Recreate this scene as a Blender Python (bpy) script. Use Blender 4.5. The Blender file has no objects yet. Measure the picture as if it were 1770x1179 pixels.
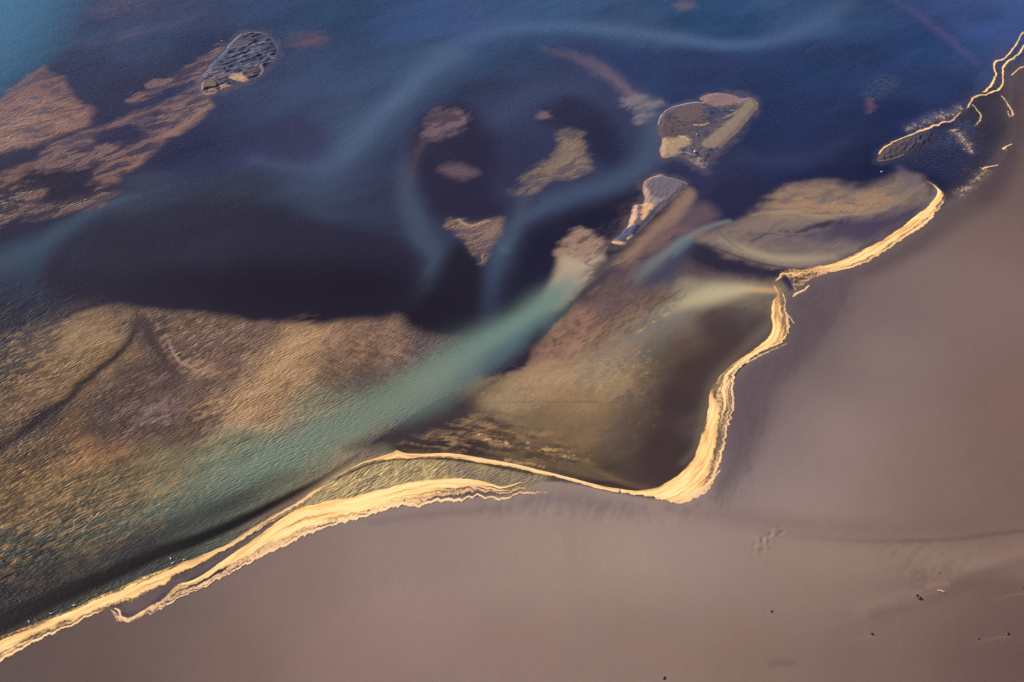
import bpy, bmesh, math, random
import numpy as np
from mathutils import Vector, Matrix

random.seed(7)
rng = np.random.default_rng(7)
scene = bpy.context.scene
COL = scene.collection

# ------------------------------------------------------------------ camera, sky, sun, exposure
CAM_H, PITCH, FOC = 330.0, math.radians(46.0), 50.0
cam_data = bpy.data.cameras.new('aerial_camera')
cam = bpy.data.objects.new('aerial_camera', cam_data)
COL.objects.link(cam)
cam_data.lens = FOC
cam_data.sensor_width = 36.0
cam_data.clip_start = 1.0
cam_data.clip_end = 20000.0
cam.location = (0, 0, CAM_H)
cam.rotation_euler = (math.radians(90) - PITCH, 0, 0)
scene.camera = cam

SUN_EL, SUN_AZ = math.radians(28.0), math.radians(-62.0)   # azimuth measured from +Y, negative = left
world = bpy.data.worlds.new('World'); scene.world = world
world.use_nodes = True
wn = world.node_tree.nodes; wl = world.node_tree.links
sky = wn.new('ShaderNodeTexSky'); sky.sky_type = 'NISHITA'; sky.sun_disc = False
sky.sun_elevation = SUN_EL; sky.sun_rotation = SUN_AZ
sky.altitude = 300; sky.air_density = 1.0; sky.dust_density = 1.0; sky.ozone_density = 1.5
bg = [n for n in wn if n.type == 'BACKGROUND'][0]
bg.inputs['Strength'].default_value = 0.055
wl.new(sky.outputs[0], bg.inputs['Color'])
sd = bpy.data.lights.new('sun', 'SUN'); sun = bpy.data.objects.new('sun', sd); COL.objects.link(sun)
sd.energy = 3.9; sd.angle = math.radians(0.6); sd.color = (1.0, 0.82, 0.60)
sdir = Vector((math.sin(SUN_AZ)*math.cos(SUN_EL), math.cos(SUN_AZ)*math.cos(SUN_EL), math.sin(SUN_EL)))
sun.rotation_euler = sdir.to_track_quat('Z', 'Y').to_euler()
sun.location = sdir*800
scene.view_settings.view_transform = 'Standard'
scene.view_settings.look = 'None'
scene.view_settings.exposure = 0.95
scene.view_settings.gamma = 1.0

# what one unit of diffuse albedo on level ground renders to (linear), used to turn the tone of a
# material under this light into its albedo
ILLUM = np.array([1.30, 1.16, 1.05])

# ------------------------------------------------------------------ survey: aerial image point -> ground metres
FPX = FOC/36.0*1770.0
SP, CP = math.sin(PITCH), math.cos(PITCH)
def G(px, py, z=0.0):
    a = (px-885.0)/FPX; b = (589.5-py)/FPX
    dy = CP + b*SP; dz = -SP + b*CP
    t = (z-CAM_H)/dz
    return np.array([a*t, dy*t])
def GP(pts): return np.array([G(p[0], p[1]) for p in pts])
def mpp(px, py):                       # metres per image pixel there
    b = (589.5-py)/FPX
    return CAM_H/(SP-b*CP)/FPX
def A(r, g, b, k=1.0):                 # tone -> albedo
    c = np.array([r, g, b], float)/255.0
    c = np.where(c <= 0.04045, c/12.92, ((c+0.055)/1.055)**2.4)
    return np.clip(c/ILLUM*k, 0.0, 0.9)

# ------------------------------------------------------------------ numeric helpers
def h2(ix, iy, s):
    n = (ix.astype(np.int64)*374761393 + iy.astype(np.int64)*668265263 + s*982451653) & 0xffffffff
    n = ((n ^ (n >> 13))*1274126177) & 0xffffffff
    n = (n ^ (n >> 16)) & 0xffffffff
    n = (n*2246822519) & 0xffffffff
    return ((n ^ (n >> 15)) & 0xffffff)/float(0xffffff)
def vnoise(x, y, s=0):
    ix = np.floor(x); iy = np.floor(y)
    fx = x-ix; fy = y-iy
    fx = fx*fx*fx*(fx*(fx*6-15)+10); fy = fy*fy*fy*(fy*(fy*6-15)+10)
    a = h2(ix, iy, s); b = h2(ix+1, iy, s); c = h2(ix, iy+1, s); d = h2(ix+1, iy+1, s)
    return (a*(1-fx)+b*fx)*(1-fy)+(c*(1-fx)+d*fx)*fy
def fbm(x, y, s=0, o=4, g=0.5):
    r = 0; a = 1.0; t = 0
    for k in range(o):
        r = r + a*vnoise(x*(2.03**k)+k*17.3, y*(2.03**k)-k*9.7, s+k); t += a; a *= g
    return r/t
def sst(a, b, x):
    t = np.clip((x-a)/(b-a), 0, 1); return t*t*(3-2*t)
def catmull(P, n=5, closed=False):
    P = np.asarray(P, float); m = len(P)
    out = []
    rngi = range(m) if closed else range(m-1)
    for i in rngi:
        if closed: p0, p1, p2, p3 = P[(i-1) % m], P[i], P[(i+1) % m], P[(i+2) % m]
        else: p0, p1, p2, p3 = P[max(i-1, 0)], P[i], P[i+1], P[min(i+2, m-1)]
        for k in range(n):
            t = k/n
            out.append(0.5*((2*p1)+(-p0+p2)*t+(2*p0-5*p1+4*p2-p3)*t*t+(-p0+3*p1-3*p2+p3)*t*t*t))
    if not closed: out.append(P[-1])
    return np.array(out)
def seg_dist(X, Y, C, closed=False):
    n = len(C); D = np.full(X.shape, 1e9); T = np.zeros(X.shape)
    for i in range(n if closed else n-1):
        a = C[i]; b = C[(i+1) % n]
        vx, vy = b[0]-a[0], b[1]-a[1]; L = vx*vx+vy*vy+1e-12
        t = np.clip(((X-a[0])*vx+(Y-a[1])*vy)/L, 0, 1)
        d = (X-a[0]-t*vx)**2+(Y-a[1]-t*vy)**2
        m = d < D
        D = np.where(m, d, D); T = np.where(m, i+t, T)
    return np.sqrt(D), T
def inside(X, Y, C):
    r = np.zeros(X.shape, bool); n = len(C)
    for i in range(n):
        x1, y1 = C[i]; x2, y2 = C[(i+1) % n]
        if y1 == y2: continue
        c = ((y1 > Y) != (y2 > Y)) & (X < (x2-x1)*(Y-y1)/(y2-y1)+x1)
        r ^= c
    return r
def sdf(X, Y, C):
    d, _ = seg_dist(X, Y, C, True)
    return np.where(inside(X, Y, C), d, -d)       # positive inside

class Canvas:
    """per-vertex material fields over ground positions"""
    def __init__(s, X, Y):
        s.X, s.Y = X, Y
        s.col = np.zeros((len(X), 3)); s.f = {}; s.grain = 32; s.wk = 2.6; s.sk = 1.0; s.var = .62
        for k, v in (('rip', .3), ('fine', .3), ('mot', .15), ('alp', .9)): s.f[k] = np.full(len(X), v)
    def sel(s, C, m):
        lo = C.min(0)-m; hi = C.max(0)+m
        return np.nonzero((s.X > lo[0]) & (s.X < hi[0]) & (s.Y > lo[1]) & (s.Y < hi[1]))[0]
    def apply(s, I, w, col, kw):
        if col is not None: s.col[I] = s.col[I]*(1-w[:, None])+np.asarray(col)*w[:, None]
        for k, v in kw.items(): s.f[k][I] = s.f[k][I]*(1-w)+v*w
    def tex(s, x, y, tex):
        ang, lx, ly, thr, sf, seed = tex
        a = math.radians(ang); u = x*math.cos(a)+y*math.sin(a); v = -x*math.sin(a)+y*math.cos(a)
        wv = (fbm(x/9, y/9, seed+5, 2)-.5)*ly*2.2
        return sst(thr-sf, thr+sf, fbm(u/lx, (v+wv)/ly, seed, 4, .55))
    def poly(s, pts, col=None, op=1., soft=1., warp=0., ws=6., seed=1, tex=None, off=0., var=None, **kw):
        var = s.var if var is None else var
        C = catmull(GP(pts), 4, True)
        I = s.sel(C, soft*2+warp*3+1); x, y = s.X[I], s.Y[I]
        d = sdf(x, y, C)+off
        if warp:
            q = sst(-warp*3.5, 0, d+warp)          # never reaches far outside
            a = math.radians(s.grain); u = x*math.cos(a)+y*math.sin(a); v = -x*math.sin(a)+y*math.cos(a)
            d = d+(fbm(u/ws/1.6, v/ws*1.3, seed, 6, .62)-.5)*s.wk*warp*q
        else: u, v = x, y
        w = op*sst(-soft*s.sk, soft*s.sk, d)
        if s.sk > 1 and warp > 1.25: w = w*(1-var*sst(.44, .60, fbm((u+.3*v)/9, (v+(fbm(x/11, y/11, seed+66, 3)-.5)*8)/2.0, seed+60, 5, .6)))
        if tex: w = w*s.tex(x, y, tex)
        s.apply(I, w, col, kw)
    def stroke(s, pts, col=None, op=1., soft=.5, warp=0., ws=5., seed=1, tex=None, fade=0, **kw):
        # pts: (px,py,halfwidth px) ; soft: fraction of the halfwidth that fades
        W3 = np.array([[*G(p[0], p[1]), p[2]*mpp(p[0], p[1]), (p[3] if len(p) > 3 else 1.)] for p in pts])
        C3 = catmull(W3, 6); C = C3[:, :2]
        mw = C3[:, 2].max()
        I = s.sel(C, mw*(1.3 if soft < 1 else 2.3)+warp+1); x, y = s.X[I], s.Y[I]
        if warp:
            x = x+(fbm(x/ws, y/ws, seed, 4)-.5)*2*warp; y = y+(fbm(x/ws+31, y/ws-7, seed+9, 4)-.5)*2*warp
        d, t = seg_dist(x, y, C)
        hw = np.interp(t, np.arange(len(C)), C3[:, 2]); o = np.interp(t, np.arange(len(C)), C3[:, 3])
        w = op*o*sst(1.0, 1.0-soft, d/np.maximum(hw, .01)) if soft < 1 else op*o*np.exp(-(d/np.maximum(hw*.85, .01))**2)
        if tex: w = w*s.tex(s.X[I], s.Y[I], tex)
        s.apply(I, w, col, kw)
    def shep(s, I, P, power=1.6, eps=9.):
        x, y = s.X[I], s.Y[I]; num = np.zeros((len(I), 3)); den = np.zeros(len(I))
        for px, py, r, g, b in P:
            c = G(px, py); w = 1/((x-c[0])**2+(y-c[1])**2+eps*eps)**power
            num += w[:, None]*A(r, g, b); den += w
        return num/den[:, None]

# ------------------------------------------------------------------ material helpers
def mat(name):
    m = bpy.data.materials.new(name); m.use_nodes = True; m.use_transparent_shadow = True
    nt = m.node_tree; nt.nodes.clear()
    return m, nt.nodes, nt.links
def nd(N, t, **kw):
    n = N.new(t)
    for k, v in kw.items():
        if k.startswith('i_'): n.inputs[k[2:]].default_value = v
        else: setattr(n, k, v)
    return n
def mth(N, L, op, a, b=None, c=None, clamp=False):
    n = N.new('ShaderNodeMath'); n.operation = op; n.use_clamp = clamp
    for i, v in enumerate((a, b, c)):
        if v is None: continue
        if isinstance(v, (int, float)): n.inputs[i].default_value = v
        else: L.new(v, n.inputs[i])
    return n.outputs[0]
def noise_at(N, L, vec, ang, sx, sy, detail=3, rough=.5, dist=0., scale=1.0):
    m1 = nd(N, 'ShaderNodeMapping'); m1.inputs['Rotation'].default_value = (0, 0, -math.radians(ang)); L.new(vec, m1.inputs['Vector'])
    m2 = nd(N, 'ShaderNodeMapping'); m2.inputs['Scale'].default_value = (sx, sy, 1); L.new(m1.outputs[0], m2.inputs['Vector'])
    n = nd(N, 'ShaderNodeTexNoise'); L.new(m2.outputs[0], n.inputs['Vector'])
    n.inputs['Scale'].default_value = scale; n.inputs['Detail'].default_value = detail
    n.inputs['Roughness'].default_value = rough; n.inputs['Distortion'].default_value = dist
    return n.outputs['Fac']
def scale_col(N, L, col, fac):
    n = nd(N, 'ShaderNodeVectorMath', operation='SCALE'); L.new(col, n.inputs[0]); L.new(fac, n.inputs['Scale']); return n.outputs[0]

def water_material():
    m, N, L = mat('silty_river_water')
    out = nd(N, 'ShaderNodeOutputMaterial'); geo = nd(N, 'ShaderNodeNewGeometry'); P = geo.outputs['Position']
    tint = nd(N, 'ShaderNodeAttribute', attribute_name='tint'); surf = nd(N, 'ShaderNodeAttribute', attribute_name='surf')
    sp = nd(N, 'ShaderNodeSeparateColor'); L.new(surf.outputs['Color'], sp.inputs[0])
    rip, fine, mot, alp = sp.outputs[0], sp.outputs[1], sp.outputs[2], surf.outputs['Alpha']
    n1r = noise_at(N, L, P, 38, .30, 1.0, 1.0, .4, .15)
    n1 = mth(N, L, 'SUBTRACT', 1.0, mth(N, L, 'MULTIPLY', mth(N, L, 'ABSOLUTE', mth(N, L, 'SUBTRACT', n1r, .5)), 3.2))
    n2 = noise_at(N, L, P, 28, .6, 1.4, 2, .5, .3)
    n3 = noise_at(N, L, P, 4, .7, 2.0, 2, .55, .3)
    patch = noise_at(N, L, P, 30, .03, .05, 2, .5)
    pf = mth(N, L, 'MULTIPLY_ADD', patch, 1.6, -.1, True)
    h = mth(N, L, 'MULTIPLY', n1, 1.0)
    h = mth(N, L, 'MULTIPLY_ADD', n2, .5, h)
    h = mth(N, L, 'MULTIPLY', h, mth(N, L, 'MULTIPLY', mth(N, L, 'MULTIPLY', rip, .42), pf))
    h = mth(N, L, 'MULTIPLY_ADD', mth(N, L, 'MULTIPLY', n3, .26), fine, h)
    bump = nd(N, 'ShaderNodeBump'); bump.inputs['Strength'].default_value = 1.0; bump.inputs['Distance'].default_value = 1.0
    L.new(h, bump.inputs['Height'])
    # suspended silt lies in fine clouds and threads
    c1 = noise_at(N, L, P, 30, .5, 1.3, 4, .6)
    f = mth(N, L, 'MULTIPLY_ADD', mth(N, L, 'SUBTRACT', c1, .5), mth(N, L, 'MULTIPLY', mot, 2.4), 1.0)
    f = mth(N, L, 'MAXIMUM', f, .25)
    dif = nd(N, 'ShaderNodeBsdfDiffuse'); L.new(scale_col(N, L, tint.outputs['Color'], f), dif.inputs['Color']); L.new(bump.outputs[0], dif.inputs['Normal'])
    tr = nd(N, 'ShaderNodeBsdfTransparent')
    mx = nd(N, 'ShaderNodeMixShader'); L.new(alp, mx.inputs[0]); L.new(tr.outputs[0], mx.inputs[1]); L.new(dif.outputs[0], mx.inputs[2])
    gl = nd(N, 'ShaderNodeBsdfGlossy'); gl.inputs['Roughness'].default_value = .38; L.new(bump.outputs[0], gl.inputs['Normal'])
    fr = nd(N, 'ShaderNodeFresnel'); fr.inputs['IOR'].default_value = 1.33; L.new(bump.outputs[0], fr.inputs['Normal'])
    mx2 = nd(N, 'ShaderNodeMixShader'); L.new(mth(N, L, 'MULTIPLY', fr.outputs[0], mth(N, L, 'SUBTRACT', 1.0, geo.outputs['Backfacing'])), mx2.inputs[0]); L.new(mx.outputs[0], mx2.inputs[1]); L.new(gl.outputs[0], mx2.inputs[2])
    L.new(mx2.outputs[0], out.inputs['Surface'])
    return m

def sand_material(name='volcanic_sand', grain=1.0):
    m, N, L = mat(name)
    out = nd(N, 'ShaderNodeOutputMaterial'); geo = nd(N, 'ShaderNodeNewGeometry'); P = geo.outputs['Position']
    tint = nd(N, 'ShaderNodeAttribute', attribute_name='tint'); surf = nd(N, 'ShaderNodeAttribute', attribute_name='surf')
    sp = nd(N, 'ShaderNodeSeparateColor'); L.new(surf.outputs['Color'], sp.inputs[0])
    rip, mot = sp.outputs[0], sp.outputs[2]
    g1 = noise_at(N, L, P, 0, 3.2, 3.2, 3, .7); g2 = noise_at(N, L, P, 78, .35, 1.6, 4, .6); g3 = noise_at(N, L, P, 15, .05, .11, 3, .5)
    f = mth(N, L, 'MULTIPLY_ADD', mth(N, L, 'SUBTRACT', g1, .5), .28*grain, 1.0)
    f = mth(N, L, 'MULTIPLY_ADD', mth(N, L, 'SUBTRACT', g3, .5), .07, f)
    f = mth(N, L, 'MULTIPLY_ADD', mth(N, L, 'SUBTRACT', g2, .5), mth(N, L, 'MULTIPLY', mot, 2.0), f)
    f = mth(N, L, 'MAXIMUM', f, .2)
    r1 = noise_at(N, L, P, 35, .3, 1.0, 3, .5, .6)
    h = mth(N, L, 'MULTIPLY', r1, mth(N, L, 'MULTIPLY', rip, .8))
    h = mth(N, L, 'MULTIPLY_ADD', g1, .09*grain, h); h = mth(N, L, 'MULTIPLY_ADD', g2, mth(N, L, 'MULTIPLY', mot, .12), h)
    bump = nd(N, 'ShaderNodeBump'); bump.inputs['Strength'].default_value = 1.0; bump.inputs['Distance'].default_value = 1.0; L.new(h, bump.inputs['Height'])
    b = nd(N, 'ShaderNodeBsdfPrincipled'); b.inputs['Roughness'].default_value = .75
    b.inputs['Specular IOR Level'].default_value = .25
    L.new(scale_col(N, L, tint.outputs['Color'], f), b.inputs['Base Color']); L.new(bump.outputs[0], b.inputs['Normal'])
    L.new(b.outputs[0], out.inputs['Surface'])
    return m

def foam_material():
    m, N, L = mat('sediment_stained_foam')
    out = nd(N, 'ShaderNodeOutputMaterial')
    uv = nd(N, 'ShaderNodeAttribute', attribute_name='flow'); P = uv.outputs['Vector']
    den = nd(N, 'ShaderNodeAttribute', attribute_name='dens'); sp = nd(N, 'ShaderNodeSeparateColor'); L.new(den.outputs['Color'], sp.inputs[0])
    D, rag, pink = sp.outputs[0], sp.outputs[1], sp.outputs[2]
    geo = nd(N, 'ShaderNodeNewGeometry')
    s1 = noise_at(N, L, P, 0, .07, .95, 4, .55, .5)         # long streaks drawn out by the swash
    s2 = noise_at(N, L, geo.outputs['Position'], 0, 1.1, 1.1, 5, .65, .6)
    s3 = noise_at(N, L, P, 0, .05, .45, 2, .5, .3)
    st = mth(N, L, 'ADD', mth(N, L, 'MULTIPLY', s1, 1.3), mth(N, L, 'MULTIPLY', s3, .6))
    st = mth(N, L, 'SUBTRACT', st, .95)
    rg = mth(N, L, 'MULTIPLY', mth(N, L, 'SUBTRACT', s2, .5), 1.9)
    mixv = nd(N, 'ShaderNodeMix'); L.new(rag, mixv.inputs[0]); L.new(st, mixv.inputs[2]); L.new(rg, mixv.inputs[3])
    a = mth(N, L, 'ADD', mth(N, L, 'MINIMUM', D, 1.12), mth(N, L, 'MULTIPLY', mixv.outputs[0], 1.15))
    cf = mth(N, L, 'ADD', mth(N, L, 'MULTIPLY', D, .36), mth(N, L, 'MULTIPLY_ADD', st, 1.3, .36))
    mr = nd(N, 'ShaderNodeMapRange', interpolation_type='SMOOTHSTEP'); L.new(a, mr.inputs['Value'])
    mr.inputs['From Min'].default_value = .36; mr.inputs['From Max'].default_value = .86
    mr2 = nd(N, 'ShaderNodeMapRange', interpolation_type='SMOOTHSTEP'); L.new(mth(N, L, 'ADD', D, mth(N, L, 'MULTIPLY', mixv.outputs[0], .6)), mr2.inputs['Value'])
    mr2.inputs['From Min'].default_value = .02; mr2.inputs['From Max'].default_value = .95
    al = mth(N, L, 'ADD', mth(N, L, 'MULTIPLY', mr.outputs[0], .72), mth(N, L, 'MULTIPLY', mr2.outputs[0], .28))
    al = mth(N, L, 'MULTIPLY', al, mth(N, L, 'MULTIPLY', D, 5.0, clamp=True))
    # thin foam is browner, thick foam cream
    cr = nd(N, 'ShaderNodeValToRGB'); L.new(cf, cr.inputs[0]); e = cr.color_ramp.elements
    e[0].position = .42; e[0].color = (.42, .26, .13, 1); e[1].position = 1.0; e[1].color = (.92, .72, .36, 1)
    e2 = cr.color_ramp.elements.new(.68); e2.color = (.78, .48, .20, 1)
    pc = nd(N, 'ShaderNodeMix', data_type='RGBA'); L.new(pink, pc.inputs[0]); L.new(cr.outputs[0], pc.inputs[6]); pc.inputs[7].default_value = (.74, .53, .38, 1)
    h = mth(N, L, 'ADD', mth(N, L, 'MULTIPLY', s1, .16), mth(N, L, 'MULTIPLY', s2, .12))
    bump = nd(N, 'ShaderNodeBump'); bump.inputs['Strength'].default_value = 1.0; bump.inputs['Distance'].default_value = .8; L.new(h, bump.inputs['Height'])
    dif = nd(N, 'ShaderNodeBsdfDiffuse'); L.new(pc.outputs[2], dif.inputs['Color']); L.new(bump.outputs[0], dif.inputs['Normal'])
    tr = nd(N, 'ShaderNodeBsdfTransparent')
    mx = nd(N, 'ShaderNodeMixShader'); L.new(al, mx.inputs[0]); L.new(tr.outputs[0], mx.inputs[1]); L.new(dif.outputs[0], mx.inputs[2])
    L.new(mx.outputs[0], out.inputs['Surface'])
    return m

def plain_material(name, col, rough=.7, var=.3, sc=6.0, bumpd=.05):
    m, N, L = mat(name)
    out = nd(N, 'ShaderNodeOutputMaterial'); tc = nd(N, 'ShaderNodeTexCoord')
    n = noise_at(N, L, tc.outputs['Object'], 0, sc, sc, 4, .6)
    rgb = nd(N, 'ShaderNodeRGB'); rgb.outputs[0].default_value = (*col, 1)
    f = mth(N, L, 'MULTIPLY_ADD', mth(N, L, 'SUBTRACT', n, .5), var*2, 1.0)
    bump = nd(N, 'ShaderNodeBump'); bump.inputs['Distance'].default_value = bumpd; L.new(n, bump.inputs['Height'])
    b = nd(N, 'ShaderNodeBsdfPrincipled'); b.inputs['Roughness'].default_value = rough
    L.new(scale_col(N, L, rgb.outputs[0], f), b.inputs['Base Color']); L.new(bump.outputs[0], b.inputs['Normal'])
    L.new(b.outputs[0], out.inputs['Surface'])
    return m

def link_mesh(name, V, F, m, cols=None, smooth=True):
    me = bpy.data.meshes.new(name)
    V = np.asarray(V, np.float32); F = np.asarray(F, np.int32)
    me.vertices.add(len(V)); me.vertices.foreach_set('co', V.ravel())
    k = F.shape[1]
    me.loops.add(F.size); me.loops.foreach_set('vertex_index', F.ravel())
    me.polygons.add(len(F)); me.polygons.foreach_set('loop_start', np.arange(0, F.size, k, dtype=np.int32))
    me.polygons.foreach_set('use_smooth', np.full(len(F), smooth))
    me.update(calc_edges=True)
    for an, (tp, arr) in (cols or {}).items():
        at = me.attributes.new(an, tp, 'POINT')
        at.data.foreach_set('color' if tp == 'FLOAT_COLOR' else 'vector', np.asarray(arr, np.float32).ravel())
    me.materials.append(m)
    o = bpy.data.objects.new(name, me); COL.objects.link(o)
    return o
def tag(o, label=None, cat=None, group=None, kind=None):
    if label: o['label'] = label
    if cat: o['category'] = cat
    if group: o['group'] = group
    if kind: o['kind'] = kind
    return o
def surf4(c): return np.stack([c.f['rip'], c.f['fine'], c.f['mot'], c.f['alp']], 1)
def rgba(c): return np.concatenate([np.clip(c, 0.001, .92), np.ones((len(c), 1))], 1)

# ------------------------------------------------------------------ shoreline and terrain
SHORE = [(-900,1480),(-300,1240),(0,1128),(60,1104),(120,1078),(180,1052),(200,1072),(225,1070),(268,1056),(333,1020),(433,967),(530,920),(600,900),(641,884),(720,870),
 (800,860),(870,857),(910,846),(940,834),(984,836),(1050,848),(1110,860),(1160,862),(1222,832),(1244,780),(1260,727),(1263,690),(1272,650),(1318,608),(1356,588),
 (1365,568),(1360,545),(1356,520),(1368,504),(1398,482),(1460,460),(1510,444),(1560,412),(1608,372),(1645,352),(1690,322),(1722,290),(1742,258),(1755,225),(1750,190),(1748,160),(1756,130),(1790,95),(1850,0),(2000,-220)]
sh = catmull(GP(SHORE), 4)
far = np.array([[1500, 5200], [6500, 5200], [6500, -6500], [-6500, -6500], [-6500, 60]])
far[0] = sh[-1]+(sh[-1]-sh[-5])/np.linalg.norm(sh[-1]-sh[-5])*5000
BEACH = np.vstack([sh, far])

DX = 0.5
def axis(lo, hi):
    d = list(np.arange(lo, hi+.01, DX)); a = []; s = 2.; v = lo
    while v > -6500: v -= s; s *= 1.45; a.append(v)
    b = []; s = 2.; v = hi
    while v < 6500: v += s; s *= 1.45; b.append(v)
    return np.array(a[::-1]+d+b)
xs = axis(-228, 228); ys = axis(186, 534)
XX, YY = np.meshgrid(xs, ys); X = XX.ravel(); Y = YY.ravel()
nx, ny = len(xs), len(ys)
idx = np.arange(nx*ny).reshape(ny, nx)
FQ = np.stack([idx[:-1, :-1], idx[:-1, 1:], idx[1:, 1:], idx[1:, :-1]], -1).reshape(-1, 4)
shd = sdf(X, Y, BEACH)                                       # + on the beach

CV = Canvas(X, Y); CV.wk = 5.0; CV.sk = 1.7
ALL = np.arange(len(X))
RIVER = [(0,0,52,108,136),(60,0,50,100,132),(110,0,44,74,112),(20,90,44,90,120),(190,10,45,60,100),(300,20,56,64,104),(450,10,48,68,112),(600,30,42,72,114),(700,40,52,78,128),(800,60,58,80,128),  # glacial blue plus reflected sky put into the upper water tones
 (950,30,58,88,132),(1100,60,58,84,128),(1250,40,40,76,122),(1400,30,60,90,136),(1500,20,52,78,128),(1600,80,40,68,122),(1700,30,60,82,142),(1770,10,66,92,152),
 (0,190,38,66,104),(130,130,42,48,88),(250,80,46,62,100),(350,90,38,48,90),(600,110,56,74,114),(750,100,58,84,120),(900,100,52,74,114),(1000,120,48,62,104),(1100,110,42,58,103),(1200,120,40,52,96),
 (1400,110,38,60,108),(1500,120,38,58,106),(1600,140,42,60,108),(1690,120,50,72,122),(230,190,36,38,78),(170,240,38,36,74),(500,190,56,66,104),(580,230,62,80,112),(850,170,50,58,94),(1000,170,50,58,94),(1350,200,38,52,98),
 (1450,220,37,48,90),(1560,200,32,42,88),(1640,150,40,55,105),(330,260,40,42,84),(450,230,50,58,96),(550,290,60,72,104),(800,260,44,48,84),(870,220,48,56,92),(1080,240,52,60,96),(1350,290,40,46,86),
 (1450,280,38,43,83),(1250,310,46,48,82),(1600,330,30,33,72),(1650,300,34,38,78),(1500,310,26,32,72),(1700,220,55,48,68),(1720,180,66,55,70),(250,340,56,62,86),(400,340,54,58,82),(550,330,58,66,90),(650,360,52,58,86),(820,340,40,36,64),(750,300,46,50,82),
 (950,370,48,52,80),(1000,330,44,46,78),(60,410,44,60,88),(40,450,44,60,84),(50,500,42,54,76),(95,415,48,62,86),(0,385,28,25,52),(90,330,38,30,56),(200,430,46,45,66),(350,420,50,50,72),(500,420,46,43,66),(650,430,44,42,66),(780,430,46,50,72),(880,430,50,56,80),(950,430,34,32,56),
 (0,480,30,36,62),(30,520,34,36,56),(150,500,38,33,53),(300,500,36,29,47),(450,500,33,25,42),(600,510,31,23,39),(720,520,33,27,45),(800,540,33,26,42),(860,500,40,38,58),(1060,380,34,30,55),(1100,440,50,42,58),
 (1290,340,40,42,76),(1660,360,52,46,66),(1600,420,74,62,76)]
LEFT = [(50,590,88,74,66),(150,572,142,112,86),(100,650,116,88,64),(30,700,100,74,56),(190,610,126,96,72),(230,540,112,88,72),(255,565,80,64,62),(350,560,104,80,68),(450,580,118,92,78),(520,590,168,130,98),(500,640,162,125,93),
 (440,700,168,128,96),(600,600,136,104,84),(680,600,132,102,86),(650,650,104,80,70),(580,650,124,96,78),(740,600,95,75,78),(330,730,92,70,62),(220,700,88,66,60),(280,640,88,68,64),(380,650,96,74,64),(170,745,76,56,50),(100,770,112,82,58),(150,765,158,114,76),
 (40,800,92,66,48),(0,850,98,74,54),(100,860,108,86,62),(200,850,108,90,66),(300,830,124,112,86),(400,780,120,118,94),(300,900,84,92,80),(150,920,70,68,58),(50,960,56,56,52),(0,1000,42,44,46),(250,950,58,60,58),(0,750,80,60,50),(60,735,58,44,44),(550,690,140,122,96),
 (0,640,80,62,54),(0,580,44,40,54)]
BAY = [(1000,560,152,112,96),(950,600,152,112,94),(1050,520,106,84,84),(1100,480,96,82,86),(1150,520,116,94,84),(1100,560,136,110,90),(1050,600,150,120,94),(1150,560,120,108,98),(1190,500,140,125,108),(1180,590,108,88,76),(1250,560,82,66,66),(1300,560,100,88,84),
 (1200,640,80,64,60),(1150,620,114,98,80),(1050,650,150,124,94),(950,650,166,133,104),(870,690,152,127,98),(1000,690,144,114,84),(1100,690,108,90,74),(1180,700,66,52,52),(1150,780,64,51,50),(1210,730,96,82,76),(1080,760,100,82,70),(1000,740,124,98,74),
 (900,740,122,100,76),(840,740,82,66,60),(780,730,62,48,54),(720,760,58,44,50),(800,770,52,40,44),(900,800,80,64,52),(1000,810,98,80,62),(1050,830,74,60,54),(1250,620,86,72,68),(1320,520,120,104,92),(1200,460,86,70,76)]
SAND = [(1500,600,135,115,110),(1700,500,126,102,97),(1760,700,122,94,87),(1600,800,132,106,99),(1450,750,146,123,118),(1350,850,151,129,123),(1200,920,153,131,123),(1100,960,163,141,129),(900,960,153,131,121),(700,930,141,119,115),
 (500,1020,125,102,98),(300,1100,104,83,81),(200,1150,92,71,69),(50,1170,78,60,61),(100,1200,84,64,64),(700,1050,148,122,115),(900,1120,138,112,104),(1100,1100,136,110,101),(1300,1150,128,102,92),(1500,1150,118,93,85),(1700,1150,106,80,75),  # darker corner points put a vignette into the sand colour
 (1750,1000,104,78,73),(1760,1160,94,68,66),(1760,850,112,86,80),(1550,980,131,107,97),(1400,980,143,119,107),(1700,880,122,97,89),(1700,400,113,91,87),(1740,330,104,82,80),(1765,250,98,78,78),(1765,160,84,66,70),(600,1130,135,108,100),(400,1150,112,88,82),(1580,470,120,100,98),
 (1480,520,114,94,96),(1425,560,92,76,82),(1395,620,104,88,90),(1345,700,114,96,98),(1300,780,118,99,103),(1270,850,130,110,112)]
water_i = ALL[shd < 8]; beach_i = ALL[shd > -8]
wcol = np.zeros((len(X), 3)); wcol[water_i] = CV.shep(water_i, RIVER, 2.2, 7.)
def zone(poly, P, soft, warp, ws, seed, **kw):
    C = catmull(GP(poly), 4, True); I = CV.sel(C, soft+warp+2); x, y = X[I], Y[I]
    d = sdf(x, y, C)
    d = d+(fbm(x/ws, y/ws, seed, 4, .55)-.5)*2*warp
    w = sst(-soft, soft, d)
    z = CV.shep(I, P, 2.6, 5.)
    wcol[I] = wcol[I]*(1-w[:, None])+z*w[:, None]
    for k, v in kw.items(): CV.f[k][I] = CV.f[k][I]*(1-w)+v*w
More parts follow.
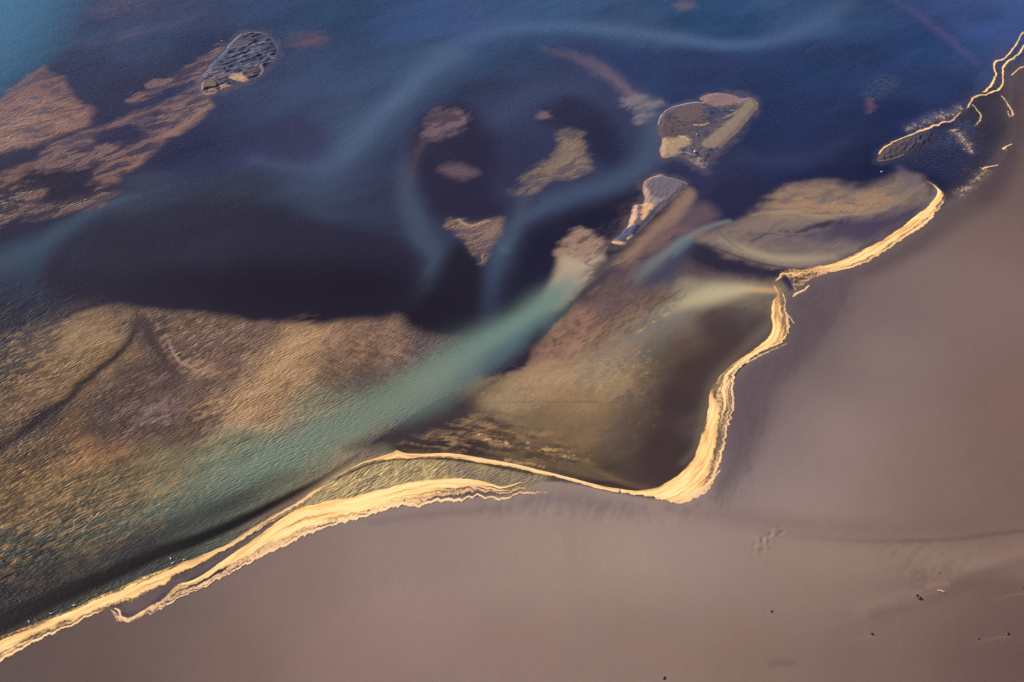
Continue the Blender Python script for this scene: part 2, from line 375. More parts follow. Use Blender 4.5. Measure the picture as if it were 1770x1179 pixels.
# fields of the open river
CV.f['rip'][:] = .07; CV.f['fine'][:] = .35; CV.f['mot'][:] = .05; CV.f['alp'][:] = .93
yy = sst(300, 470, Y); CV.f['fine'] = .2+.6*yy; CV.f['rip'] = .05+.08*yy
zone([(-300,560),(0,575),(60,570),(130,545),(190,528),(240,530),(330,540),(430,553),(540,560),(640,550),(690,545),(715,565),(760,578),(820,590),(840,650),(820,700),(700,780),(560,880),(300,1000),(0,1120),(-400,1280)],
     LEFT, 2.2, 1.6, 7, 3, rip=.62, fine=.9, mot=.26, alp=.85)
zone([(1060,440),(1100,450),(1180,440),(1240,462),(1300,470),(1345,480),(1375,520),(1380,570),(1330,610),(1280,670),(1275,730),(1240,840),(1160,870),(1050,850),(900,815),(780,792),(690,785),(640,775),(700,730),(820,660),(900,640),(922,606),(960,560),(1010,510)],
     BAY, 1.2, .9, 5, 5, rip=.10, fine=.5, mot=.10, alp=.7)
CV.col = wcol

S = CV.stroke; PL = CV.poly
def threads(x, y, sd, a=32, lx=11, ly=2.6):
    a = math.radians(a); u = x*math.cos(a)+y*math.sin(a); v = -x*math.sin(a)+y*math.cos(a)
    w = (fbm(x/16, y/16, sd+5, 3)-.5)*9
    return fbm(u/lx, (v+w)/ly, sd, 5, .6)-.5
up = sst(330, 400, Y)*(Y < 700)
CV.col = CV.col*(1-.26*up)[:, None]*(1+.75*up*threads(X, Y, 220, 24, 60, 16)+.35*up*threads(X, Y, 230, 40, 22, 6))[:, None]
CV.col = CV.col*(1+(CV.f['mot']*4.2*threads(X, Y, 200))[:, None])
CV.col = CV.col*(1+(CV.f['mot']*1.6*(fbm(X/1.6, Y/1.9, 210, 3, .6)-.5))[:, None])
PL([(-200,430),(0,500),(80,505),(190,525),(150,545),(60,600),(0,680),(-200,760)], A(38,34,48), .85, 9, 2, 9, 201, rip=.4, fine=.9, mot=.3)
S([(180,515,10,.3),(120,540,22,.5),(50,590,30,.5),(0,640,34,.4)], A(92,74,68), .6, 1, 2, 6, 202, rip=.7, mot=.4)
# --- sand and silt features of the river (bars under shallow water, plumes of silt, deep channels)
tan, tan2, rust, rose = A(150,112,98), A(172,136,112), A(118,80,78), A(140,106,102)
teal, teal2, steel = A(112,140,128), A(92,120,122), A(84,112,128)
# upper left corner: glacial plume
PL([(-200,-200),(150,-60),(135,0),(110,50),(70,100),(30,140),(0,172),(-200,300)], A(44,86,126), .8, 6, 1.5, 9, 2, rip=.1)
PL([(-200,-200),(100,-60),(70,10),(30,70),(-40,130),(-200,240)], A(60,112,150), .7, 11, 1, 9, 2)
# dark deeps
PL([(130,150),(180,120),(260,100),(340,110),(300,150),(230,200),(150,250),(60,285),(0,300),(-60,320),(-60,210),(0,185),(60,230),(150,215)], A(37,38,66), .6, 5, 2, 8, 3)
PL([(300,300),(370,250),(440,160),(480,150),(470,220),(400,290),(330,330),(280,330)], A(42,45,74), .5, 5, 1.5, 9, 4)
PL([(438,250),(470,215),(530,205),(575,235),(570,268),(520,282),(465,274)], A(48,46,80), .75, 3, .5, 9, 5)
S([(440,278,18),(500,288,22),(560,288,24),(600,268,26)], A(68,76,104), .5, 1)
# pale curl of silt running down from the top
S([(790,95,26,.5),(740,120,26,.8),(700,160,26,1),(660,200,28,1),(620,245,32,.7),(575,285,38,.35),(540,320,46,.12)], A(84,106,136), .8, 1)
S([(760,110,55,.6),(690,180,55,.7),(620,250,60,.6),(540,320,70,.4)], A(66,82,116), .6, 1)
S([(760,90,20,.4),(850,55,26,.7),(960,45,26,.8),(1060,52,26,.9),(1160,65,26,1),(1250,78,22,1),(1330,72,24,.9),(1400,45,28,.7),(1460,10,30,.5)], A(82,104,144), .6, 1, mot=.3, fine=1.1)
S([(980,70,26,.6),(1100,98,24,.8),(1250,110,26,.8),(1400,90,30,.4)], A(42,54,100), .6, 1)
S([(940,86,10,.4),(1000,100,14,.6),(1050,125,14,.7),(1090,160,18,.8)], A(76,72,102), .7, 1, 1, 4, 6)
# soft smoky veils between the upper bars
S([(600,330,30,.3),(640,270,30,.4),(680,200,26,.4)], A(44,44,72), .5, 1)
S([(1330,240,30,.4),(1420,230,34,.6),(1500,250,30,.4)], A(32,38,78), .6, 1, 3, 12, 460)
S([(1250,260,24,.4),(1320,280,26,.7),(1400,270,26,.6),(1460,245,24,.4)], A(56,62,98), .5, 1, 3, 12, 461)
S([(1340,150,26,.4),(1440,170,30,.6),(1560,165,26,.5)], A(34,46,92), .6, 1, 3, 12, 462)
S([(1220,330,16,.5),(1240,300,18,.7),(1270,330,18,.5)], A(58,60,90), .5, 1, 2, 9, 463)
S([(450,200,40,.4),(520,160,44,.6),(600,150,44,.5),(660,120,40,.4)], A(64,80,118), .5, 1, 3, 12, 464)
# ring of silt in the centre
PL([(830,170),(900,130),(1000,120),(1080,150),(1125,210),(1120,270),(1080,310),(1000,345),(930,380),(880,450),(850,560),(800,560),(790,430),(730,400),(700,340),(700,260),(740,200)], A(52,56,88), .55, 6, .8, 9, 301)
S([(1090,165,30,.5),(1125,200,32,.8),(1130,240,32,.9),(1110,285,34,.9),(1060,318,36,.9),(990,345,38,.9),(930,372,36,.9)], A(62,68,96), .8, 1)
S([(730,235,26,.5),(706,290,26,.8),(706,340,28,.9),(724,395,30,.9),(748,440,34,.8),(745,490,34,.5)], A(64,70,92), .8, 1)
S([(720,240,20,.2),(705,300,20,.5),(708,350,22,.8),(725,400,24,.9),(745,440,26,.9),(740,480,28,.7),(720,510,30,.3)], A(64,78,100), .7, 1)
S([(1125,170,22,.5),(1130,230,24,.9),(1115,280,26,.9),(1070,310,28,.8),(1000,335,32,.8),(930,362,30,.9),(895,400,28,1),(870,440,28,.9),(850,490,30,.6),(840,540,30,.3)], A(66,82,108), .75, 1)
S([(905,345,14,.6),(890,390,16,.9),(875,430,16,.8)], A(86,110,128), .6, 1)
S([(820,240,30,.4),(870,200,34,.7),(930,160,36,.7),(1010,150,34,.5)], A(60,72,108), .6, 1)
S([(700,290,34,.3),(760,270,30,.5),(830,300,24,.5),(880,340,20,.5)], A(64,70,96), .45, 1)
PL([(938,205),(980,170),(1030,185),(1070,230),(1080,270),(1050,288),(1020,270),(990,225)], A(33,31,60), .9, 3, 1, 8, 7)
PL([(940,215),(930,195),(965,175),(1010,180),(1035,200),(1000,215),(960,225)], A(40,38,66), .7, 3, 1, 8, 302)
PL([(800,240),(850,220),(900,240),(945,250),(900,310),(880,330),(840,300),(815,270)], A(44,42,72), .7, 5, 1, 8, 303)
PL([(720,220),(760,180),(820,190),(860,260),(850,330),(880,360),(850,380),(770,378),(730,340),(712,280)], A(36,30,56), .9, 3, 1.2, 8, 8)
PL([(880,350),(930,345),(900,385),(880,420),(868,410)], A(50,48,70), .5, 2, .6, 8, 304)
PL([(900,400),(940,380),(1000,355),(1060,345),(1095,340),(1070,370),(1020,400),(985,405),(960,440),(940,490),(900,530),(870,560),(850,570),(870,500),(890,440)], A(26,22,44), .9, 4, 1, 8, 305)
PL([(700,545),(750,480),(790,420),(835,450),(838,520),(830,570),(770,580),(720,568)], A(26,18,33), .85, 2.5, .6, 8, 9)
PL([(75,500),(80,460),(110,420),(170,385),(260,360),(380,345),(500,360),(620,400),(720,430),(740,480),(700,540),(600,552),(430,550),(330,532),(240,520),(150,518)], A(34,27,47), .55, 2.2, 1.2, 8, 10)
PL([(220,500),(400,460),(600,450),(700,470),(690,520),(560,545),(430,545),(330,528)], A(22,14,30), .7, 7, 1, 8, 11)
S([(150,400,30,.3),(105,440,30,.7),(100,480,32,.8),(150,500,32,.8),(240,505,34,.7),(330,515,34,.6)], A(32,25,44), .8, 1)
S([(240,338,8,.7),(190,352,14,.9),(130,380,22,.8),(70,420,34,.8),(10,455,44,.7),(-60,500,50,.6)], A(66,84,104), .55, 1)
PL([(-60,400),(0,392),(60,375),(130,362),(60,410),(0,425),(-60,440)], A(30,24,50), .75, 3, 1, 6, 12)
# left hand submerged bars: rust sand with streaks
T1 = (32, 9, 3.2, .47, .09, 40)
PL([(-80,230),(0,172),(45,140),(70,117),(85,128),(112,140),(120,155),(150,180),(158,200),(135,225),(80,245),(30,255),(-80,290)], A(128,92,90), .95, 1.3, 1.6, 6, 13, rip=.45, fine=.9, mot=.35, alp=.55)
PL([(-80,245),(0,215),(60,195),(110,210),(140,218),(60,240),(-80,275)], A(160,118,104), .5, 3, 2, 6, 14, tex=(15,9,2.5,.5,.15,41))
PL([(222,170),(240,148),(300,120),(350,100),(372,78),(396,76),(378,100),(350,128),(300,150),(240,176)], A(142,108,104), .9, 1.0, 1.3, 5, 15, tex=(35,10,3.5,.42,.08,42), rip=.3, mot=.3, alp=.5)
PL([(60,280),(110,240),(200,205),(270,185),(330,150),(352,120),(362,160),(352,190),(310,215),(270,250),(230,285),(200,305),(170,300),(250,230),(210,215),(150,250),(90,282),(60,292)], A(130,98,98), .95, 1.2, 1.6, 5, 16, rip=.4, mot=.35, fine=.8, alp=.55)
PL([(225,290),(262,250),(320,205),(355,180),(360,195),(300,235),(255,270),(222,300)], A(158,118,100), .7, 1.2, 1.2, 4, 17, rip=.7)
PL([(60,285),(100,262),(170,248),(215,250),(200,275),(140,290),(70,300)], A(128,96,94), .8, 1.2, 1.8, 5, 18, rip=.5, mot=.35)
PL([(155,312),(200,262),(235,268),(228,290),(198,318),(170,325)], A(132,94,80), .75, 1.5, 1.6, 4, 19, rip=.6, mot=.35)
PL([(-60,320),(0,302),(40,282),(60,290),(30,315),(-60,345)], A(122,88,84), .8, 1.4, 1.6, 5, 20, rip=.4)
PL([(-60,360),(0,338),(50,320),(82,328),(70,350),(110,350),(185,330),(205,335),(170,355),(100,372),(30,382),(0,395),(-60,410)], A(116,86,82), .9, 1.6, 1.8, 5, 21, rip=.7, fine=1, mot=.35, alp=.6)
PL([(170,70),(240,50),(330,32),(300,42),(230,66),(150,82)], A(96,88,118), .4, 2, 1.5, 5, 22)
PL([(160,20),(190,0),(240,-20),(250,15),(200,28)], A(92,78,104), .5, 4, 2, 5, 23)
PL([(500,66),(520,55),(555,54),(568,66),(545,80),(515,82)], A(104,76,94), .75, 2.2, 1.6, 4, 24)
PL([(60,290),(120,245),(200,215),(270,190),(340,155),(352,185),(300,225),(240,290),(180,310),(90,300)], A(46,40,72), .85, 2, 1.2, 6, 410, tex=(30,10,1.7,.56,.05,411), rip=.1)
PL([(-80,345),(0,320),(80,305),(180,318),(220,322),(120,372),(0,392),(-80,400)], A(38,30,54), .85, 2, 1.2, 6, 412, tex=(22,12,1.8,.54,.05,413), rip=.1)
PL([(225,170),(300,125),(380,85),(360,125),(300,160),(260,180)], A(44,42,76), .8, 2, 1.2, 6, 414, tex=(33,8,1.6,.56,.05,415))
PL([(-60,230),(20,180),(100,170),(150,205),(60,240),(-60,270)], A(170,126,104), .5, 3, 1.2, 6, 416, tex=(18,7,1.3,.55,.07,417))
# central bars
PL([(730,235),(740,205),(760,190),(805,192),(810,208),(795,225),(770,236),(742,245)], A(118,92,100), .9, 1.5, 1.5, 4, 25, rip=.3, mot=.4)
S([(735,240,8,1),(722,262,10,.8),(712,290,10,.5),(705,330,10,.3)], A(84,66,82), .6, 1, .8)
PL([(762,292),(780,286),(810,286),(822,300),(800,310),(770,303)], A(108,84,92), .75, 1.6, 1.2, 4, 26, mot=.35)
PL([(930,196),(950,194),(958,203),(940,207),(926,203)], A(130,104,106), .7, .9, 1.2, 3, 27, mot=.5)
PL([(888,330),(905,312),(925,292),(950,272),(965,255),(968,232),(988,228),(1006,236),(1010,255),(1022,280),(1020,296),(990,306),(950,310),(920,328),(900,335)], A(144,118,102), .95, 1.6, 1.4, 4, 28, rip=.5, fine=1, mot=.4, alp=.5)
PL([(775,382),(795,378),(815,388),(835,382),(868,380),(866,400),(852,430),(835,458),(820,440),(795,410)], A(146,114,98), .95, 1.3, 1.3, 4, 29, rip=.75, fine=1, mot=.35, alp=.5)
S([(792,380,5),(812,390,5),(845,382,5)], A(186,148,120), .8, .8, .5)
# finger bar pointing down stream and the silt plume born from it
S([(940,85,10,.2),(1000,100,18,.5),(1045,125,18,.8),(1080,152,16,1),(1105,172,14,1)], A(112,92,108), .75, 1, 2.2, 4, 30, mot=.4)
PL([(1078,176),(1095,165),(1115,166),(1145,176),(1135,188),(1115,208),(1100,210),(1090,190)], A(130,118,126), .9, 1.6, 1.6, 4, 31, alp=.7)
PL([(965,430),(990,402),(1010,398),(1030,405),(1052,418),(1060,425),(1040,445),(1025,470),(1005,495),(985,512),(960,512),(950,500),(962,470)], A(160,128,112), .95, 1.2, 1.3, 4, 32, rip=.25, alp=.75, mot=.25)
PL([(962,470),(975,440),(1010,450),(1035,440),(1040,450),(1010,492),(970,530),(940,530),(948,500)], A(176,156,134), 1, 1.6, .6, 5, 33, mot=.04, rip=.02, fine=.2)
S([(1022,447,3),(1012,455,3),(1028,460,2.5)], A(84,64,66), .6, .8, .6)
# main teal plume
S([(990,484,22,.35),(955,515,34,1),(920,545,38,1),(870,578,44,1),(800,620,56,1),(730,668,60,1),(640,712,60,.95),(540,764,62,.9),(440,812,66,.75),(340,862,72,.5),(240,910,80,.28),(120,960,90,.1),(0,1000,90,0)], A(102,121,112), .96, 1, 1, 9, 34, mot=.06)
S([(985,480,30,.8),(940,530,44,1),(870,580,50,1),(790,635,60,1),(700,690,60,.8),(600,745,50,.4)], None, 1, 1, rip=.03, fine=.22, mot=.03)
S([(980,492,22,.8),(940,528,26,1),(890,562,28,.9),(820,605,34,.8),(740,660,40,.6)], A(118,140,134), .6, 1, mot=.05, rip=.05, fine=.2)
S([(935,560,22,.8),(880,605,26,.9),(800,655,28,.7),(700,720,30,.5)], A(80,100,114), .65, 1, mot=.05)
S([(760,640,50,.9),(690,690,56,.9),(600,735,56,.8),(500,780,60,.6)], A(130,136,114), .5, 1)
S([(560,680,24,.6),(620,660,24,.5),(590,690,20,.4)], A(88,96,96), .5, 1)
# channel of dark deep water beside the plume
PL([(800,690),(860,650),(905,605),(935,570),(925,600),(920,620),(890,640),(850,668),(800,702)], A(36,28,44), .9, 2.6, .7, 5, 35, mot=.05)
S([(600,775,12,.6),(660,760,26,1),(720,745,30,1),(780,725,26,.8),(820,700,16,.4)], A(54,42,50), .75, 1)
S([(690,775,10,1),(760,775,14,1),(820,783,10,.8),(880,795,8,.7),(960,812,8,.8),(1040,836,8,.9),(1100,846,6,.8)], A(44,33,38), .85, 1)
# dark inshore channel, lower left
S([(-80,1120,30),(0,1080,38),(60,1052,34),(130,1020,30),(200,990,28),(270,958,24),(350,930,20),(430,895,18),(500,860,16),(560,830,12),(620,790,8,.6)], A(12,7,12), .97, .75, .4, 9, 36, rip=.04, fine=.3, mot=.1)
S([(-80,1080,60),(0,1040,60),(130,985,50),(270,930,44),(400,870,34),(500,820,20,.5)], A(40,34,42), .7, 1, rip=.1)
S([(400,925,7,.3),(460,893,9,.9),(520,858,9,1),(570,828,9,1),(610,800,10,1),(640,780,10,.7)], A(110,88,76), .85, 1, .3)
PL([(560,832),(600,800),(640,775),(665,770),(682,780),(678,790),(640,796),(600,812),(575,828)], A(112,98,84), .85, 1.4, .5, 5, 37, mot=.25, fine=.5)
S([(190,1055,10),(210,1075,9),(268,1058,10),(333,1022,11),(433,970,12),(530,924,12),(600,900,12),(641,882,14),(720,868,16),(800,862,18),(870,858,18),(930,845,14),(970,838,10),(1050,850,6)], A(104,86,88), .95, .5, .4)
S([(1120,856,8),(1180,866,9),(1222,845,9),(1246,800,9),(1262,745,9),(1270,690,9),(1290,640,9),(1340,606,9),(1372,575,8),(1365,530,9)], A(96,82,86), .95, .6, .4)
# lagoon behind the foam crescent
PL([(440,930),(500,890),(560,842),(600,815),(640,798),(700,790),(780,792),(840,802),(900,815),(945,825),(930,845),(880,850),(800,842),(700,845),(640,860),(540,880),(470,920)], A(170,146,108), .95, 1.4, .5, 5, 38, rip=.7, fine=1.2, mot=.35, alp=.8)
PL([(560,850),(620,815),(690,800),(760,800),(780,820),(690,835),(620,855),(560,866)], A(190,162,112), .6, 4, 1, 5, 39, rip=1.0)
PL([(560,850),(620,815),(690,800),(760,800),(840,806),(900,820),(880,838),(800,835),(690,838),(620,856)], A(222,188,128), .6, 2, 1.2, 5, 453, tex=(55,2.4,1.1,.55,.07,454))
PL([(560,850),(620,815),(690,800),(760,800),(840,806),(920,820),(880,842),(800,835),(690,838),(620,856)], A(92,74,66), .55, 2, 1.2, 5, 455, tex=(55,2.4,1.0,.57,.07,456))
PL([(780,800),(860,808),(930,822),(930,840),(880,845),(800,835)], A(124,106,94), .7, 3, 1, 5, 40, rip=1.1, mot=.5)
S([(580,830,3,.8),(610,814,4,1),(640,803,4,1),(680,795,3,1),(740,792,4,1),(800,796,5,1),(860,806,5,1),(920,819,5,.8)], A(46,32,32), .85, .8, .3)  # shadow below the spit foam ridge, painted into the water colour
PL([(310,1012),(400,965),(450,930),(500,895),(470,895),(400,940),(340,980),(250,1022),(205,1050),(235,1062),(270,1040)], A(104,86,86), .95, 1.2, .6, 4, 41, mot=.3, alp=.75, rip=.05)
# bay: streaks and braids
PL([(700,765),(780,735),(830,722),(900,728),(960,760),(1010,800),(960,805),(880,790),(800,778),(720,778)], A(160,124,88), .85, 2, 2, 6, 42, tex=(-10,6.5,1.25,.52,.05,43), rip=.3)
PL([(760,745),(830,718),(900,735),(990,780),(1040,815),(980,812),(880,786),(800,770)], A(48,36,36), .7, 3, 2, 6, 43, tex=(-14,7,1.3,.56,.05,45))
PL([(820,790),(900,790),(1000,805),(1090,830),(1120,845),(1040,838),(940,812),(860,798)], A(106,86,66), .7, 1.6, .6, 6, 44, tex=(-14,22,1.0,.5,.15,46))
S([(1010,800,10,.3),(1050,822,7,.8),(1090,838,6,.8),(1130,846,5,.5)], A(128,104,76), .6, 1)
S([(830,698,3,.2),(900,695,3,.5),(1000,695,2.2,.7),(1120,695,2.2,.3)], A(84,68,58), .6, 1)
PL([(920,610),(960,560),(1010,512),(1060,500),(1100,520),(1120,560),(1080,600),(1000,615),(940,625)], A(112,82,74), .55, 4, 2, 5, 45, tex=(50,6,1.6,.55,.06,47))
S([(1000,480,8,.5),(1040,470,10,.8),(1020,500,10,.8),(990,530,8,.5)], A(60,48,60), .75, 1, 1.5, 4, 46, tex=(48,5,1.3,.45,.1,48))
S([(1330,500,10,.6),(1290,497,12,1),(1250,500,15,1),(1210,508,17,.9),(1170,525,18,.8),(1120,558,22,.7),(1070,600,34,.6),(1020,640,44,.45)], A(128,122,114), .8, 1, .4, 5, 47, mot=.1)
S([(1300,499,8,.6),(1268,502,18,.9),(1232,508,24,1),(1195,520,22,.7),(1150,540,18,.3)], A(192,178,142), .85, 1, mot=.04)
PL([(1320,498),(1280,490),(1235,492),(1200,505),(1165,528),(1200,527),(1250,519),(1290,510)], A(186,170,136), .6, 2.5, .5, 5, 400)
S([(1342,502,10,.9),(1310,501,8,.9),(1275,498,6,.5)], A(206,162,118), .8, 1)
S([(1225,525,6,.5),(1160,548,6,.7),(1090,590,8,.5)], A(104,112,120), .45, 1)
PL([(1140,620),(1200,590),(1250,560),(1320,540),(1330,570),(1270,640),(1215,690),(1205,790),(1150,840),(1100,830),(1080,780),(1110,700)], A(64,48,50), .8, 6, 1, 9, 48, mot=.05, rip=.02, fine=.12)
S([(1345,520,10,.8),(1330,560,14,.8),(1290,600,12,.7),(1240,650,12,.8),(1222,700,12,.8),(1205,770,10,.8),(1180,800,8,.6)], A(122,108,92), .5, 1)
# dark tongues between bars, upper part of the bay
PL([(1195,425),(1240,430),(1300,452),(1370,465),(1400,468),(1360,480),(1310,482),(1260,475),(1220,462),(1190,450)], A(44,38,58), .95, 1.6, .8, 5, 49, alp=.85, mot=.2)
PL([(1130,460),(1165,420),(1205,400),(1195,430),(1175,470),(1165,490),(1140,495),(1110,490)], A(62,62,86), .9, 2.4, .8, 5, 50)
S([(1100,480,14,.4),(1140,445,16,.9),(1180,415,14,1),(1215,395,10,1),(1260,383,8,.8)], A(122,124,126), .85, 1, .3)
S([(1165,440,9,.8),(1190,418,8,.9)], A(92,108,126), .7, 1)
# broad tan shoal with dark hollows, upper right
PL([(1240,395),(1290,370),(1340,335),(1375,322),(1420,310),(1470,322),(1500,318),(1540,305),(1560,300),(1600,312),(1615,330),(1612,350),(1570,390),(1500,428),(1440,452),(1390,464),(1320,455),(1260,440),(1205,418),(1215,398)], A(132,112,104), 1, 1.8, 1.6, 6, 51, var=.22, alp=.7, rip=.18, mot=.10)
PL([(1320,350),(1380,325),(1440,325),(1480,340),(1540,330),(1560,350),(1500,372),(1430,372),(1330,378)], A(166,130,102), .95, 3, 2, 6, 52, var=.15, tex=(5,9,2.4,.45,.12,49), rip=.3)
PL([(1400,400),(1440,385),(1500,372),(1590,355),(1600,365),(1560,395),(1510,415),(1450,415),(1400,412)], A(74,62,84), 1, 2.5, 1.2, 6, 53, var=.22, alp=.85, mot=.06)
PL([(1290,405),(1340,398),(1400,392),(1440,378),(1470,382),(1430,398),(1380,408),(1320,412)], A(46,40,64), .95, 1.2, 1.4, 4, 54, tex=(8,7,1.6,.46,.06,50))
PL([(1400,400),(1430,402),(1480,408),(1440,420),(1360,425),(1310,410)], A(96,84,98), .5, 3, 1, 6, 55)
S([(1250,415,12,.5),(1290,432,14,.9),(1340,446,13,1),(1390,448,14,.9),(1440,444,12,.6)], A(166,148,124), .85, 1)
S([(1240,400,1.8,.7),(1262,418,2.2,.9),(1285,432,2,.6)], A(78,68,84), .7, 1, .9)
S([(1300,372,4,.8),(1360,366,5,1),(1440,374,5,1),(1530,362,5,.6)], A(160,142,118), .6, 1, 1)
S([(1240,430,3,.9),(1290,448,3,1),(1340,460,3,1),(1390,465,3,.8)], A(50,42,60), .7, 1)
S([(1555,290,12,.9),(1565,302,12,1),(1575,315,14,.8)], A(104,92,108), .7, 1)
S([(1605,316,3,.4),(1617,325,5,.9),(1610,345,6,.8),(1585,370,5,.4)], A(150,136,140), .5, 1)
PL([(1225,345),(1240,300),(1290,310),(1330,330),(1310,358),(1270,370),(1235,362)], A(38,36,68), .8, 3, .6, 6, 56)
PL([(1375,300),(1460,300),(1540,285),(1550,300),(1520,318),(1480,322),(1440,310),(1380,318)], A(28,30,66), .7, 2, .8, 6, 57)
# tan tail below the narrow bar
PL([(1075,440),(1120,395),(1160,355),(1188,325),(1200,338),(1192,362),(1165,392),(1125,425),(1085,455),(1060,462)], A(146,116,100), .95, 1.4, .5, 5, 58, mot=.1, alp=.75)
PL([(1120,430),(1180,370),(1215,350),(1240,372),(1215,392),(1170,408),(1130,440)], A(100,80,88), .9, 2.2, .8, 5, 59, mot=.2)
PL([(1080,462),(1110,432),(1150,405),(1190,392),(1160,415),(1120,445),(1085,475)], A(122,94,88), .75, 1.5, 1.6, 4, 60, tex=(45,5,1.5,.42,.08,51))
PL([(1020,465),(1060,440),(1085,445),(1080,470),(1040,495),(1010,520),(1000,510)], A(66,54,66), .7, 2, 1.2, 4, 61, tex=(48,7,1.4,.45,.1,52))
PL([(1030,400),(1060,370),(1085,345),(1110,335),(1100,360),(1080,390),(1058,410)], A(74,60,72), .45, 2, 1.8, 4, 62, tex=(50,5,2,.5,.08,53))
for O, c_ in (([(1130,214),(1140,196),(1165,182),(1205,170),(1245,156),(1300,163),(1317,182),(1302,205),(1276,240),(1248,266),(1222,298),(1195,290),(1165,278),(1140,278),(1134,240)], (84,78,98)),
              ([(1106,317),(1122,303),(1150,300),(1190,312),(1180,335),(1140,370),(1100,412),(1076,430),(1050,422),(1064,404),(1086,366),(1092,350),(1106,345)], (92,74,82)),
              ([(414,54),(444,51),(468,58),(486,86),(480,106),(460,124),(428,148),(400,158),(360,168),(340,162),(342,140),(370,100),(390,76)], (84,76,94)),
              ([(1510,282),(1524,254),(1560,236),(1615,222),(1620,246),(1590,266),(1550,280)], (62,58,82))):
    PL(O, A(*c_), .75, 1.2, 1.2, 3, 320+int(O[0][0]) % 50, alp=.8, fine=.8)
# navy shallows behind the crescent islet, with pale scum
PL([(1545,275),(1600,235),(1670,205),(1700,225),(1700,270),(1670,310),(1620,305),(1580,295)], A(40,42,78), .6, 3, 1, 6, 63, fine=1.6, mot=.5, rip=.3)
S([(1665,240,10,.6),(1672,255,12,.9),(1680,265,8,.6)], A(92,92,124), .5, 1, 1.5, 4)
S([(1560,225,10,.3),(1600,205,16,.8),(1640,195,14,.8),(1680,170,12,.5),(1700,140,14,.6),(1735,85,16,.6)], A(70,82,128), .6, 1, 1)
PL([(1680,250),(1700,170),(1735,165),(1748,200),(1735,245),(1715,285),(1670,330),(1640,350),(1660,300)], A(60,50,66), .65, 5, 1.5, 6, 64)
S([(1735,60,20,.1),(1725,130,12,.6),(1735,150,14,.8),(1745,110,10,.8)], A(78,66,76), .7, 1)
PL([(1490,160),(1510,140),(1545,132),(1560,145),(1540,165),(1505,172)], A(40,56,96), .6, 2, 1.2, 5, 65, fine=2.2, mot=.6, rip=.4)
PL([(1500,178),(1506,172),(1512,190),(1500,196)], A(110,80,96), .75, 1.2, .8, 3, 66)
PL([(1165,10),(1180,4),(1196,5),(1196,14),(1175,17)], A(108,92,112), .7, 2, 1, 4, 67)
S([(1395,88,4,.6),(1410,82,4,.5)], A(92,76,104), .6, 1, 1)
S([(1432,48,4,.6),(1446,50,4,.6)], A(88,80,118), .6, 1, 1)
S([(1545,0,10,.5),(1600,35,14,.7),(1650,75,12,.8),(1690,110,10,.5)], A(88,76,122), .55, 1, 1)
PL([(1610,330),(1660,300),(1720,270),(1735,245),(1720,290),(1680,325),(1640,352),(1600,385)], A(34,36,72), .35, 4, 1.5, 6, 68)
S([(1640,352,14,.8),(1690,325,22,.9),(1722,294,24,.9),(1742,258,22,.9),(1755,225,20,.9),(1750,190,16,.9),(1748,160,14,.9),(1756,130,12,.8),(1790,95,12,.8)], A(80,64,72), .9, .95, 1.2, 7, 350)
S([(1668,290,12,.3),(1690,300,9,.6),(1715,276,8,.6),(1735,250,7,.6)], A(96,84,106), .5, 1, 2, 3, 351, tex=(55,4,.9,.52,.08,352))
S([(1620,250,16,.6),(1650,240,20,.8),(1665,215,16,.8)], A(70,80,118), .6, 1, 2, 3, 353, tex=(60,3,.8,.5,.08,354), rip=.5)
# flecks on the basin shallows
S([(830,755,9),(900,768,10),(960,778,9),(1010,795,7)], A(226,182,122), .9, .9, 1.5, 3, 355, tex=(-12,1.6,.7,.66,.05,356))
S([(820,790,6),(880,797,6),(940,806,5)], A(190,150,104), .8, .9, 1, 3, 357, tex=(-14,3,.6,.62,.05,358))
S([(1215,505,3),(1180,525,3),(1140,550,3),(1090,580,3)], A(206,160,118), .9, .8, .6, 3, 359, tex=(-50,1.0,.6,.52,.06,360))
S([(1060,640,30),(1130,600,26),(1170,560,20)], A(96,100,104), .5, .9, 2, 3, 361, tex=(-55,3.2,.7,.5,.1,362), rip=.35)
PL([(925,605),(965,555),(1010,515),(1060,470),(1130,500),(1160,490),(1180,510),(1100,570),(1030,600),(960,620)], A(86,66,66), .6, 3, 1, 5, 363, tex=(45,2.2,.9,.55,.05,364))
PL([(880,650),(960,630),(1060,620),(1120,640),(1080,690),(960,690),(860,690)], A(172,138,106), .45, 4, 1, 5, 365, tex=(20,2.0,1.0,.5,.08,366), rip=.25)
# left golden shoal details, with painted ripple glints at the lower left
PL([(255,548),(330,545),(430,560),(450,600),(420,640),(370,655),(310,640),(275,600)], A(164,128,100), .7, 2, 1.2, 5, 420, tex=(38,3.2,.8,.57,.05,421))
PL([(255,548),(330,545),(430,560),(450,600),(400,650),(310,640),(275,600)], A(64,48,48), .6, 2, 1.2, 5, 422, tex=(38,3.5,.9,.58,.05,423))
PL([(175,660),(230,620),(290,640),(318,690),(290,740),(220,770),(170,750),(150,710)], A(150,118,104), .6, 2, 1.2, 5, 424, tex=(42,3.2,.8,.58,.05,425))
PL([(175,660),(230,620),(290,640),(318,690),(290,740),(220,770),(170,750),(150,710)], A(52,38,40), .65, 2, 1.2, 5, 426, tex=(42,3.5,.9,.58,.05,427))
PL([(0,600),(100,560),(200,545),(210,590),(120,660),(0,740)], A(170,132,92), .5, 4, 1.2, 5, 428, tex=(36,2.4,.8,.56,.06,429))
PL([(320,720),(420,640),(500,570),(540,560),(560,620),(520,680),(430,740),(360,780)], A(186,148,108), .45, 4, 1.2, 5, 430, tex=(34,3.2,.9,.55,.08,431))
